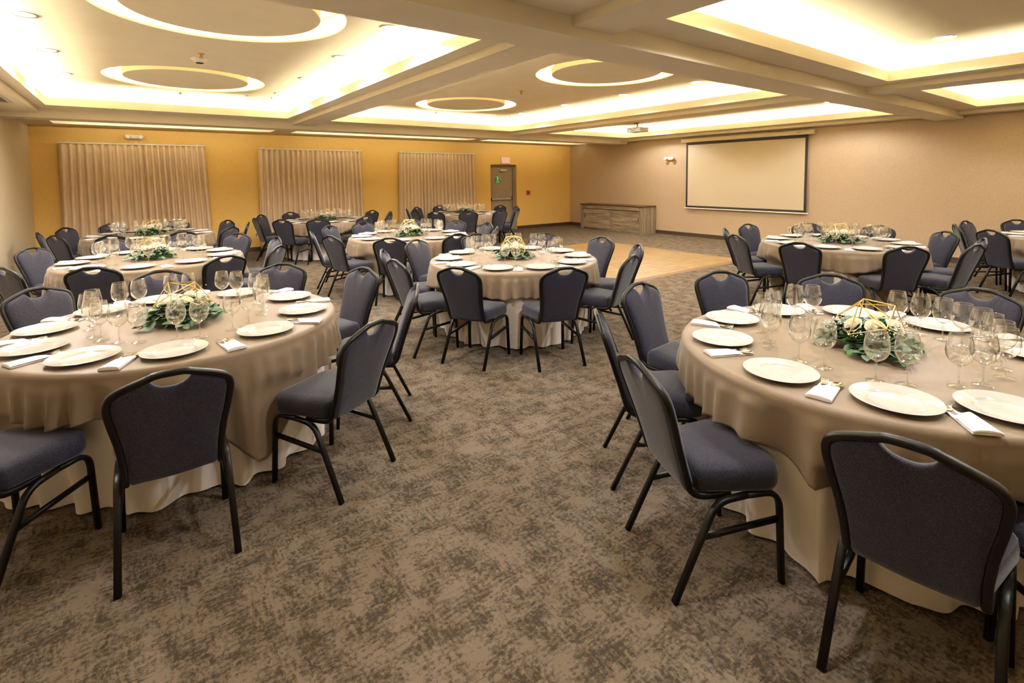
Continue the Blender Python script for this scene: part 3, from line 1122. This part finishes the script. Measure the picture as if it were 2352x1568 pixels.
def clocktext(hh):
    hh = round(hh * 2) / 2 % 12
    return (HOURS[int(hh)] + " o'clock") if hh == int(hh) else HOURS[int(hh)] + '-thirty'
used = {}
def unique_clock(key, hh):
    hh = round(hh * 2) / 2 % 12
    for dlt in (0, .5, -.5, 1, -1):
        x = (hh + dlt) % 12
        if (key, x) not in used:
            used[(key, x)] = 1
            return clocktext(x)
    return clocktext(hh)

chair_count = 0
CH_POS = {}
for k, (c, ca, pa, chairs, desc) in TB.items():
    lst = []
    for ang, dist in chairs:
        a = rad(ang)
        dd = min(max(dist - .304, 1.06), 1.16)
        lst.append(((c[0] + dd * cos(a), c[1] + dd * sin(a)), (-cos(a), -sin(a))))
    lst += FEET.get(k, [])
    CH_POS[k] = lst
    for (x, y), (fx, fy) in lst:
        rz = math.atan2(fy, fx) - PI / 2
        v = Vector((x, y)).normalized()
        dv = v.dot(Vector((fx, fy)).normalized())
        view = 'back' if dv > .45 else ('front' if dv < -.45 else 'side')
        lab = 'navy chair showing its %s at %s of the %s' % (view, unique_clock(k, clockpos(c, (x, y))), desc)
        if chair_count == 0:
            chair0.location = (x, y, 0)
            chair0.rotation_euler = (0, 0, rz)
            chair0['label'] = lab
            chair0['group'] = 'banquet chairs round the tables'
        else:
            dup(chair0, (x, y, 0), rz, lab)
        chair_count += 1

TZ, RT = .765, .92
def cloth_fns(k):
    c, ca, pa, chairs, desc = TB[k]
    rnd = random.Random(k)
    a45 = rad(ca - 45)
    HALF = 1.15
    ph = [rnd.uniform(0, 2 * PI) for _ in range(8)]
    ch = []
    for (x, y), f in CH_POS[k]:
        dx, dy = x - c[0], y - c[1]
        ch.append((math.atan2(dy, dx), math.hypot(dx, dy)))
    def rho(th):
        u, v = abs(cos(th - a45)), abs(sin(th - a45))
        return HALF / ((u ** 14 + v ** 14) ** (1 / 14))
    def entry(th):
        best = 9
        dx, dy = cos(th), sin(th)
        for (x, y), (fx, fy) in CH_POS[k]:
            n = math.hypot(fx, fy)
            fx, fy = fx / n, fy / n
            rx, ry = fy, -fx
            ox, oy = c[0] - x, c[1] - y
            lx, ly, mx, my = ox * rx + oy * ry, ox * fx + oy * fy, dx * rx + dy * ry, dx * fx + dy * fy
            t0, t1 = 0, 9
            for o, d, lo, hi in ((lx, mx, -.245, .245), (ly, my, -.25, .262)):
                if abs(d) < 1e-6:
                    if not lo < o < hi:
                        t1 = -1
                    continue
                u, v = sorted(((lo - o) / d, (hi - o) / d))
                t0, t1 = max(t0, u), min(t1, v)
            if t0 < t1 and t0 > 0:
                best = min(best, t0)
        return best
    NL = 720
    raw = [entry(2 * PI * i / NL) for i in range(NL)]
    lims = [min(raw[(i + d) % NL] + (max(0, abs(d) - 2) / 9) ** 2 * .12 for d in range(-12, 13)) for i in range(NL)]
    def limit(th):
        q = (th % (2 * PI)) / (2 * PI) * NL
        i = int(q) % NL
        f = q - int(q)
        return lims[i] * (1 - f) + lims[(i + 1) % NL] * f
    def rover(th, z):
        drop = TZ - z
        cor = sst(.25, .7, rho(th) - RT)
        tw = th + .10 * sin(3 * th + ph[1]) + .05 * sin(7 * th + ph[2])
        msk = .35 + .65 * (.5 + .5 * sin(4 * th + ph[6])) ** 1.5
        s1 = sin(24 * tw + ph[0])
        w = msk * (1 - 2 * abs(s1) ** 1.4 if s1 > 0 else 1 - 2 * abs(s1) ** .8) * .6 + .3 * sin(11 * th + ph[3])
        da = (th - rad(ca) + PI / 4) % (PI / 2) - PI / 4
        w2 = cor * (1.1 * cos(11 * da) + .3 * sin(29 * th + ph[7]))
        r = RT + .010 + .040 * sst(.02, .7, drop) + w * (.016 * sst(.01, .08, drop) + .046 * sst(.05, .30, drop)) + w2 * .055 * sst(.04, .5, drop)
        lim = limit(th)
        kk = 1 - sst(.508, .518 + .12 * cor, z)
        if r > lim:
            r = r * (1 - kk) + lim * kk
        return r
    def rskirt(th, z):
        lim = limit(th)
        g = sst(.86, .95, lim)
        t = sst(0, .75, TZ - z) * .6 + .4 * (TZ - z) / .75
        w = .5 * sin(17 * th + ph[3] + .8 * sin(5 * th)) + .4 * sin(27 * th + ph[4]) + .25 * sin(7 * th + ph[5])
        low = .775 + g * .09 + w * .05
        r = .905 + (low - .905) * t
        if z < .62 and r > lim - .02:
            kk = 1 - sst(.525, .60, z)
            r = r * (1 - kk) + (lim - .02) * kk
        if z > TZ - (rho(th) - RT) - .06:
            r = min(r, rover(th, z) - .018)
        return r
    return rho, rover, rskirt

NTH = 288
for k, (c, ca, pa, chairs, desc) in TB.items():
    rho, rover, rskirt = cloth_fns(k)
    # the folding table itself, hidden by its cloths
    if k == 'A':
        t0 = thing('round_table', 'round folding banquet table hidden under its cloths, ' + desc, 'table', (*c, 0), 0, 'round banquet tables')
        bm = bmesh.new()
        lathe(bm, [(0, .722), (.895, .722), (.905, .732), (.905, .746), (.895, .755), (0, .755)], 64)
        obj('tabletop', bm, M['ply'], t0, True, 40)
        for sx in (-1, 1):
            for sy in (-1, 1):
                bm = bmesh.new()
                sweep(bm, [(sx * .45, sy * .3, 0), (sx * .42, sy * .3, .722)], circ(.016, 8))
                obj('leg', bm, M['black'], t0)
    else:
        dup(t0, (*c, 0), 0, 'round folding banquet table hidden under its cloths, ' + desc)
    # overlay cloth: a square laid over the round top, long at its corners
    bm = bmesh.new()
    rows = []
    ctr = bm.verts.new((0, 0, TZ))
    for rr in (.15, .35, .55, .72, .84, .885):
        rows.append([bm.verts.new((rr * cos(2 * PI * i / NTH), rr * sin(2 * PI * i / NTH), TZ)) for i in range(NTH)])
    FR = .03
    for q in range(1, 6):
        a = PI / 2 * q / 5
        row = []
        for i in range(NTH):
            th = 2 * PI * i / NTH
            rb = RT - FR + FR * sin(a)
            row.append(bm.verts.new((rb * cos(th), rb * sin(th), TZ - FR * (1 - cos(a)))))
        rows.append(row)
    ND = 26
    for q in range(1, ND + 1):
        row = []
        for i in range(NTH):
            th = 2 * PI * i / NTH
            zb = max(.012, TZ - (rho(th) - RT))
            z = (TZ - FR) + (zb - (TZ - FR)) * q / ND
            r = rover(th, z)
            s = sst(0, .06, TZ - FR - z)
            r = RT * (1 - s) + r * s
            row.append(bm.verts.new((r * cos(th), r * sin(th), z)))
        rows.append(row)
    for i in range(NTH):
        j = (i + 1) % NTH
        bm.faces.new((ctr, rows[0][i], rows[0][j]))
    for a, b in zip(rows, rows[1:]):
        for i in range(NTH):
            j = (i + 1) % NTH
            bm.faces.new((a[i], b[i], b[j], a[j]))
    bm.normal_update()
    bmesh.ops.solidify(bm, geom=bm.faces[:], thickness=.0015)
    o = obj('tablecloth', bm, M['taupe'])
    o.location = (*c, 0)
    tag(o, 'taupe square overlay cloth draped on the ' + desc, 'tablecloth', 'taupe overlay cloths')
    # ivory skirt cloth to the floor
    bm = bmesh.new()
    rows = []
    ctr = bm.verts.new((0, 0, .7585))
    rows.append([bm.verts.new((.90 * cos(2 * PI * i / NTH), .90 * sin(2 * PI * i / NTH), .7585)) for i in range(NTH)])
    for q in range(0, 19):
        z = .752 + (.012 - .752) * q / 18
        rows.append([bm.verts.new((rskirt(2 * PI * i / NTH, z) * cos(2 * PI * i / NTH), rskirt(2 * PI * i / NTH, z) * sin(2 * PI * i / NTH), z)) for i in range(NTH)])
    for i in range(NTH):
        j = (i + 1) % NTH
        bm.faces.new((ctr, rows[0][i], rows[0][j]))
    for a, b in zip(rows, rows[1:]):
        for i in range(NTH):
            j = (i + 1) % NTH
            bm.faces.new((a[i], b[i], b[j], a[j]))
    o = obj('table_skirt', bm, M['ivory'])
    o.location = (*c, 0)
    tag(o, 'ivory floor length undercloth below the taupe cloth of the ' + desc, 'tablecloth', 'ivory undercloths')

# ------------------------------------------------------------------ tableware prototypes
Z0 = TZ + .0022
bm = bmesh.new()
lathe(bm, [(0, .0045), (.080, .0045), (.088, .0055), (.094, .009), (.098, .0125), (.104, .0140), (.128, .0172), (.148, .0212), (.1518, .0216), (.1532, .0205), (.1525, .0190), (.148, .0180), (.128, .0140), (.104, .0105), (.092, .003), (.088, 0), (.072, 0), (.070, .0018), (0, .0018)], 64)
plate_me = None
def make_plate():
    return obj('dinner_plate', bm, M['china'], None, True, 60)
plate0 = make_plate()
plate0['category'] = 'plate'

# wine glass
g0 = thing('wine_glass', '', 'wine glass', (0, 0, 0))
bm = bmesh.new()
lathe(bm, [(.0065, .088), (.016, .092), (.030, .102), (.041, .117), (.0475, .135), (.0490, .150), (.0475, .170), (.0430, .195), (.0375, .218), (.0370, .220)], 32)
obj('bowl', bm, M['glass'], g0)
bm = bmesh.new()
lathe(bm, [(.0372, .2190), (.0379, .2200), (.0372, .2210), (.0365, .2200), (.0372, .2190)], 32)
obj('rim', bm, M['glass'], g0)
bm = bmesh.new()
lathe(bm, [(.0085, .0065), (.005, .014), (.0038, .030), (.0036, .065), (.0046, .080), (.0065, .088), (.0, .0895)], 14)
obj('stem', bm, M['glass'], g0)
bm = bmesh.new()
lathe(bm, [(.0375, .0004), (.0385, .001), (.037, .0022), (.022, .0038), (.0085, .0065)], 28)
obj('foot', bm, M['glassfoot'], g0)

# napkin: folded pocket, long axis along y, outer end at -y
bm = bmesh.new()
def slab(bm, outline, zf, zb0):
    """closed slab from a grid outline function: outline(v)->(xl,xr), v 0..1; zf(u,v) top, zb0 bottom"""
    NV, NU = 14, 8
    top, bot = [], []
    for i in range(NV + 1):
        v = i / NV
        xl, xr, y = outline(v)
        top.append([bm.verts.new((xl + (xr - xl) * j / NU, y(j / NU) if callable(y) else y, zf(j / NU, v))) for j in range(NU + 1)])
        bot.append([bm.verts.new((xl + (xr - xl) * j / NU, y(j / NU) if callable(y) else y, zb0)) for j in range(NU + 1)])
    for A, fl in ((top, 0), (bot, 1)):
        for i in range(NV):
            for j in range(NU):
                f = (A[i][j], A[i][j + 1], A[i + 1][j + 1], A[i + 1][j])
                bm.faces.new(f[::-1] if fl else f)
    per = [(i, 0) for i in range(NV + 1)] + [(NV, j) for j in range(1, NU + 1)] + [(i, NU) for i in range(NV - 1, -1, -1)] + [(0, j) for j in range(NU - 1, 0, -1)]
    for (a, b), (c2, d2) in zip(per, per[1:] + per[:1]):
        bm.faces.new((top[a][b], bot[a][b], bot[c2][d2], top[c2][d2]))
slab(bm, lambda v: (-.046 + .010 * v, .046 - .010 * v, -.115 + .225 * v), lambda u, v: .0045 + .001 * sin(9 * v), 0)
slab(bm, lambda v: (-.046 + .006 * v, .046 - .006 * v, (lambda u, v=v: -.115 + (.115 + .05 * u) * v)),
     lambda u, v:   .0096 + .0085 * (4 * u * (1 - u)) ** .6 * (.8 + .2 * sin(3 * v + .6)), .0092)
slab(bm, lambda v: (-.043 + .006 * v, .043 - .006 * v, (lambda u, v=v: -.1165 + .012 * v)), lambda u, v: .0094 + .0040 * (4 * u * (1 - u)) ** .5, .001)
bmesh.ops.recalc_face_normals(bm, faces=bm.faces[:])
napkin0 = obj('folded_napkin', bm, M['napkin'], None, True, 50)
napkin0['category'] = 'napkin'

# cutlery, lying on the napkin with its handle in the pocket; origin same as the napkin
def handle(bm, x, y0, y1, z0, z1, w):
    P = [(x, y0, z0), (x, (y0 + y1) / 2, (z0 + z1) / 2 + .001), (x, y1, z1)]
    sweep(bm, P, [(w * .5, -.0008), (w * .5, .0008), (-w * .5, .0008), (-w * .5, -.0008)], up=(0, 0, 1))
bm = bmesh.new()
handle(bm, 0, -.075, .045, .0070, .0072, .009)
hd = []
for yy, w, z in ((.045, .0055, .0085), (.055, .011, .0075), (.064, .012, .0072)):
    hd.append([bm.verts.new((s * w, yy, z)) for s in (-1, 1)])
for a, b in zip(hd, hd[1:]):
    bm.faces.new((a[0], a[1], b[1], b[0]))
for i in range(4):
    xx = -.0095 + .0190 * i / 3
    sweep(bm, [(xx, .063, .0072), (xx, .083, .0085), (xx, .100, .0115)], [(.0014, -.0007), (.0014, .0007), (-.0014, .0007), (-.0014, -.0007)], up=(0, 0, 1))
bmesh.ops.scale(bm, vec=(1.2, 1.12, 1), verts=bm.verts[:])
fork0 = obj('fork', bm, M['steel'], None, True, 40)
fork0['category'] = 'fork'
bm = bmesh.new()
handle(bm, 0, -.075, .045, .0070, .0076, .009)
rows = []
for i in range(9):
    tt = i / 8
    yy = .040 + .064 * tt
    w = .019 * max(.12, math.sqrt(max(0, 1 - ((tt - .58) / .58) ** 2))) if tt < .58 else .019 * max(.05, math.sqrt(max(0, 1 - ((tt - .58) / .43) ** 2)))
    rows.append([bm.verts.new((w * s, yy, .011 - .0052 * (1 - s * s) * sin(PI * min(1, tt * 1.02)) ** .7)) for s in (-1, -.6, -.2, .2, .6, 1)])
for a, b in zip(rows, rows[1:]):
    for j in range(5):
        bm.faces.new((a[j], a[j + 1], b[j + 1], b[j]))
bmesh.ops.scale(bm, vec=(1.15, 1.12, 1), verts=bm.verts[:])
spoon0 = obj('spoon', bm, M['steel'], None, True)
spoon0['category'] = 'spoon'

first = {}
def place(src, loc, rz, label, group, z=0):
    if src.name not in first:
        first[src.name] = 1
        src.location = loc
        src.rotation_euler = (0, 0, rz)
        src['label'] = label
        src['group'] = group
        return src
    return dup(src, loc, rz, label, group)

for k, (c, ca, pa, chairs, desc) in TB.items():
    rnd = random.Random('set' + k)
    pl = PLATES.get(k) or [pa + 36 * i + rnd.uniform(-2, 2) for i in range(10)]
    npk = NAPS.get(k) or [((pl[i] + ((pl[(i + 1) % 10] - pl[i]) % 360) / 2 + rnd.uniform(-2, 2)), .775) for i in range(10)]
    gl = GLS.get(k) or [a + s + rnd.uniform(-1.2, 1.2) for a in pl for s in (-6.3, 6.3)]
    for a in pl:
        a = rad(a)
        q = (c[0] + .715 * cos(a), c[1] + .715 * sin(a))
        place(plate0, (*q, Z0), a, 'white dinner plate at %s on the %s' % (unique_clock(k + 'p', clockpos(c, q)), desc), 'dinner plates')
    for a, r in npk:
        a = rad(a)
        q = (c[0] + r * cos(a), c[1] + r * sin(a))
        rz = a + PI / 2 + rad(rnd.uniform(-7, 7))
        ck = unique_clock(k + 'n', clockpos(c, q))
        place(napkin0, (*q, Z0), rz, 'white pocket folded napkin at %s on the %s' % (ck, desc), 'folded napkins')
        def off(dx, dy):
            return (q[0] + dx * cos(rz) - dy * sin(rz), q[1] + dx * sin(rz) + dy * cos(rz), Z0)
        place(fork0, off(-.016, .0), rz + rad(rnd.uniform(2, 9)), 'steel fork in the napkin at %s on the %s' % (ck, desc), 'forks')
        place(spoon0, off(.014, -.004), rz - rad(rnd.uniform(2, 9)), 'steel spoon in the napkin at %s on the %s' % (ck, desc), 'spoons')
    gl = sorted(g % 360 for g in gl)
    for _ in range(6):
        for i in range(len(gl)):
            j = (i + 1) % len(gl)
            df = (gl[j] - gl[i]) % 360
            if df < 12.6:
                e2 = (12.7 - df) / 2
                gl[i] -= e2
                gl[j] += e2
    used_g = {}
    for a in gl:
        r = .49 + rnd.uniform(-.015, .015)
        if k == 'A' and 180 < a < 245:
            r = .455
        if k == 'A' and a > 330:
            r = .46
        q = (c[0] + r * cos(rad(a)), c[1] + r * sin(rad(a)))
        used_g[(q[0], q[1])] = clockpos(c, q)
    od = sorted(used_g.items(), key=lambda e: e[1])
    # half-hour names, two glasses in each pair told apart by which is clockwise
    for i, (q, hh) in enumerate(od):
        nxt, prv = (od[(i + 1) % len(od)][1] - hh) % 12, (hh - od[i - 1][1]) % 12
        first_of_pair = nxt < prv
        mid = (hh + nxt / 2) % 12 if first_of_pair else (hh - prv / 2) % 12
        key = (k, 'g', first_of_pair)
        place(g0, (*q, Z0), rnd.uniform(0, 6), '%s wine glass of pair at %s on the %s' % ('counterclockwise' if first_of_pair else 'clockwise', unique_clock(key, mid), desc), 'wine glasses')

# ------------------------------------------------------------------ centrepieces
phi = (1 + 5 ** .5) / 2
ICO = [(0, a, b * phi) for a in (1, -1) for b in (1, -1)] + [(a, b * phi, 0) for a in (1, -1) for b in (1, -1)] + [(b * phi, 0, a) for a in (1, -1) for b in (1, -1)]
ICO = [Vector(v).normalized() for v in ICO]
def frame_bm(rot, R, zc, skip=None):
    bm = bmesh.new()
    V = [rot @ (v * R) for v in ICO]
    e0 = min((V[0] - V[i]).length for i in range(1, 12))
    low = min(range(12), key=lambda i: V[i].z)
    for i in range(12):
        for j in range(i + 1, 12):
            if abs((V[i] - V[j]).length - e0) < 1e-4:
                if low in (i, j) and skip:
                    continue
                a, b = V[i] + Vector((0, 0, zc)), V[j] + Vector((0, 0, zc))
                a.z, b.z = max(a.z, .004), max(b.z, .004)
                sweep(bm, [a, b], circ(.0028, 6))
    return bm

def leaf_into(bm, base, d, nrm, L, Wd, fold=.25, curl=.15):
    d = d.normalized()
    s = d.cross(nrm).normalized()
    n = s.cross(d).normalized()
    pts = []
    NR = 5
    for i in range(NR + 1):
        t = i / NR
        w = Wd * math.sqrt(max(0, sin(PI * min(1, t * .93 + .05)))) * (.5 if i == 0 else 1)
        if i == NR:
            w = Wd * .12
        p = base + d * L * t - n * curl * L * t * t
        pts.append((bm.verts.new(p - s * w + n * fold * w), bm.verts.new(p), bm.verts.new(p + s * w + n * fold * w)))
    for a, b in zip(pts, pts[1:]):
        bm.faces.new((a[0], a[1], b[1], b[0]))
        bm.faces.new((a[1], a[2], b[2], b[1]))

def foliage_bm(seed, sprigs, rmin, rmax, L, Wd, zmax, stems=True):
    rnd = random.Random(seed)
    bm = bmesh.new()
    for s in range(sprigs):
        a = 2 * PI * (s + rnd.uniform(-.3, .3)) / sprigs
        R = rnd.uniform(rmin, rmax)
        a2 = a + rnd.uniform(-.6, .6)
        zt = rnd.uniform(.25, 1) * zmax
        path = []
        for i in range(9):
            t = i / 8
            aa = a + (a2 - a) * t
            rr = .03 + (R - .03) * t
            z = .025 + zt * sin(PI * min(1, .15 + t * .85)) * (1 - .25 * t)
            path.append(Vector((rr * cos(aa), rr * sin(aa), max(z, .008))))
        sweep(bm, path, circ(.0014, 4))
        for i in range(2, 9):
            for sd in (-1, 1):
                base = path[i]
                t = (path[i] - path[i - 1]).normalized()
                side = t.cross(Vector((0, 0, 1))) * sd
                dr = t * rnd.uniform(.2, .9) + side * rnd.uniform(.6, 1) + Vector((0, 0, rnd.uniform(-.15, .75)))
                nr = Vector((rnd.uniform(-.6, .6), rnd.uniform(-.6, .6), 1))
                l = L * rnd.uniform(.7, 1.15) * (1.1 - .035 * i)
                if base.z + dr.normalized().z * l < .004:
                    dr.z = .05
                leaf_into(bm, base, dr, nr, l, Wd * rnd.uniform(.8, 1.15) * (1.1 - .035 * i), rnd.uniform(.0, .35), rnd.uniform(0, .25))
    for v in bm.verts:
        v.co.z = max(v.co.z, .002)
    return bm

def rose_bm(seed):
    rnd = random.Random(seed)
    bm = bmesh.new()
    def petal(a, r0, r1, h, span, tilt):
        g = []
        for i in range(6):
            v = i / 5
            row = []
            for j in range(7):
                u = j / 6 - .5
                ang = a + u * span
                rr = r0 + (r1 - r0) * v ** .8
                zz = h * (v - .22 * v * v * tilt) - .14 * h * (2 * u) ** 2 * v
                rr += .10 * r1 * tilt * v ** 4
                row.append(bm.verts.new((rr * cos(ang), rr * sin(ang), zz)))
            g.append(row)
        for p, q in zip(g, g[1:]):
            for j in range(6):
                bm.faces.new((p[j], p[j + 1], q[j + 1], q[j]))
    layers = [(2, .004, .007, .046, 3.2, .0), (3, .005, .012, .047, 2.5, .2), (4, .006, .018, .046, 2.0, .5), (5, .007, .026, .043, 1.7, .9), (6, .008, .034, .037, 1.45, 1.5)]
    for n, r0, r1, h, sp, tl in layers:
        o = rnd.uniform(0, 6)
        for i in range(n):
            petal(o + 2 * PI * i / n + rnd.uniform(-.12, .12), r0, r1 * rnd.uniform(.93, 1.06), h * rnd.uniform(.95, 1.04), sp, tl)
    return bm

def gyp_bm(seed, n=420):
    rnd = random.Random(seed)
    bm = bmesh.new()
    for cl in range(10):
        a = 2 * PI * cl / 10 + rnd.uniform(-.2, .2)
        r = rnd.uniform(.07, .14)
        cz = rnd.uniform(.085, .125)
        for i in range(n // 10):
            p = Vector((r * cos(a) + rnd.gauss(0, .020), r * sin(a) + rnd.gauss(0, .020), cz + rnd.gauss(0, .014)))
            m4 = Matrix.Translation(p)
            bmesh.ops.create_icosphere(bm, subdivisions=1, radius=rnd.uniform(.0022, .0042), matrix=m4)
    return bm

def gyp_stem_bm(seed):
    rnd = random.Random(seed)
    bm = bmesh.new()
    for i in range(26):
        a = rnd.uniform(0, 2 * PI)
        r = rnd.uniform(.06, .15)
        sweep(bm, [(.02 * cos(a), .02 * sin(a), .02), (r * .6 * cos(a), r * .6 * sin(a), .07), (r * cos(a + .2), r * sin(a + .2), .1)], circ(.0009, 3))
    return bm

ROSES = [obj('rose', rose_bm(i), M['rose']) for i in range(2)]
def mesh_of(bm, name, mat):
    o = obj(name, bm, mat)
    me = o.data
    bpy.data.objects.remove(o)
    return me
FOL = [mesh_of(foliage_bm(10 + i, 15, .14, .24, .056, .026, .07), 'eucalyptus', M['euca']) for i in range(3)]
GRN = [mesh_of(foliage_bm(30 + i, 18, .09, .18, .055, .017, .085), 'greenery', M['green']) for i in range(3)]
GYP = [mesh_of(gyp_bm(50 + i), 'babys_breath', M['gyp']) for i in range(2)]
STM = mesh_of(gyp_stem_bm(5), 'flower_stems', M['green'])
ROSE_ME = [o.data for o in ROSES]
for o in ROSES:
    bpy.data.objects.remove(o)
def child(name, me, parent, loc=(0, 0, 0), rot=(0, 0, 0), sc=1):
    o = bpy.data.objects.new(name, me)
    COL.objects.link(o)
    o.parent = parent
    o.location = loc
    o.rotation_euler = rot
    o.scale = (sc, sc, sc)
    return o
def rot_vec(w):
    w = Vector(w)
    return Matrix.Rotation(w.length, 3, w.normalized())
E_UP = lambda a: Matrix.Rotation(rad(a), 3, 'Z')
ROTS = {'A': E_UP(60), 'E': E_UP(35), 'I': E_UP(70), 'C': E_UP(65), 'H': rot_vec((-.611, -1.088, -2.276))}
for idx, (k, (c, ca, pa, chairs, desc)) in enumerate(TB.items()):
    rnd = random.Random('flowers' + k)
    t = thing('flower_centerpiece', 'gold wire polyhedron with cream roses and eucalyptus on the ' + desc, 'centerpiece', (*c, Z0), 0, 'floral centerpieces')
    rot = ROTS.get(k) or (Matrix.Rotation(rnd.uniform(0, 6), 3, 'Z') @ Matrix.Rotation(rnd.uniform(.2, .9), 3, 'X') @ Matrix.Rotation(rnd.uniform(0, 6), 3, 'Z'))
    obj('gold_frame', frame_bm(rot, .154, .112), M['gold'], t, False)
    rz = rnd.uniform(0, 6)
    sc = 1.14 if k not in 'F' else .95
    child('eucalyptus', FOL[idx % 3], t, (0, 0, 0), (0, 0, rz), sc)
    child('greenery', GRN[idx % 3], t, (0, 0, .0), (0, 0, rz + 1), sc)
    child('babys_breath', GYP[idx % 2], t, (0, 0, 0), (0, 0, rz + 2), sc)
    child('flower_stems', STM, t, (0, 0, 0), (0, 0, rz), sc)
    v = math.atan2(-c[1], -c[0])
    for i, (da, rr, zz) in enumerate(((.25, .07, .112), (-.95, .085, .105), (2.6, .075, .115), (1.5, .08, .108))):
        a = v + da + rnd.uniform(-.3, .3)
        tilt = rnd.uniform(.35, .75)
        child('rose', ROSE_ME[i % 2], t, (rr * cos(a), rr * sin(a), zz), (0, tilt, a), rnd.uniform(1.15, 1.35))

# ------------------------------------------------------------------ world and view
w = bpy.data.worlds.new('world')
S.world = w
w.use_nodes = True
w.node_tree.nodes['Background'].inputs[0].default_value = (1, .85, .65, 1)
w.node_tree.nodes['Background'].inputs[1].default_value = .05
S.view_settings.view_transform = 'Standard'
S.view_settings.look = 'None'
S.view_settings.gamma = 1
S.view_settings.use_curve_mapping = False
S.view_settings.exposure = 0.96
cy = S.cycles
cy.max_bounces = 10
cy.diffuse_bounces = 4
cy.glossy_bounces = 3
cy.transmission_bounces = 6
cy.transparent_max_bounces = 40
cy.sample_clamp_indirect = 6
cy.caustics_reflective = False
cy.caustics_refractive = False
cy.use_denoising = True
cy.use_light_tree = True
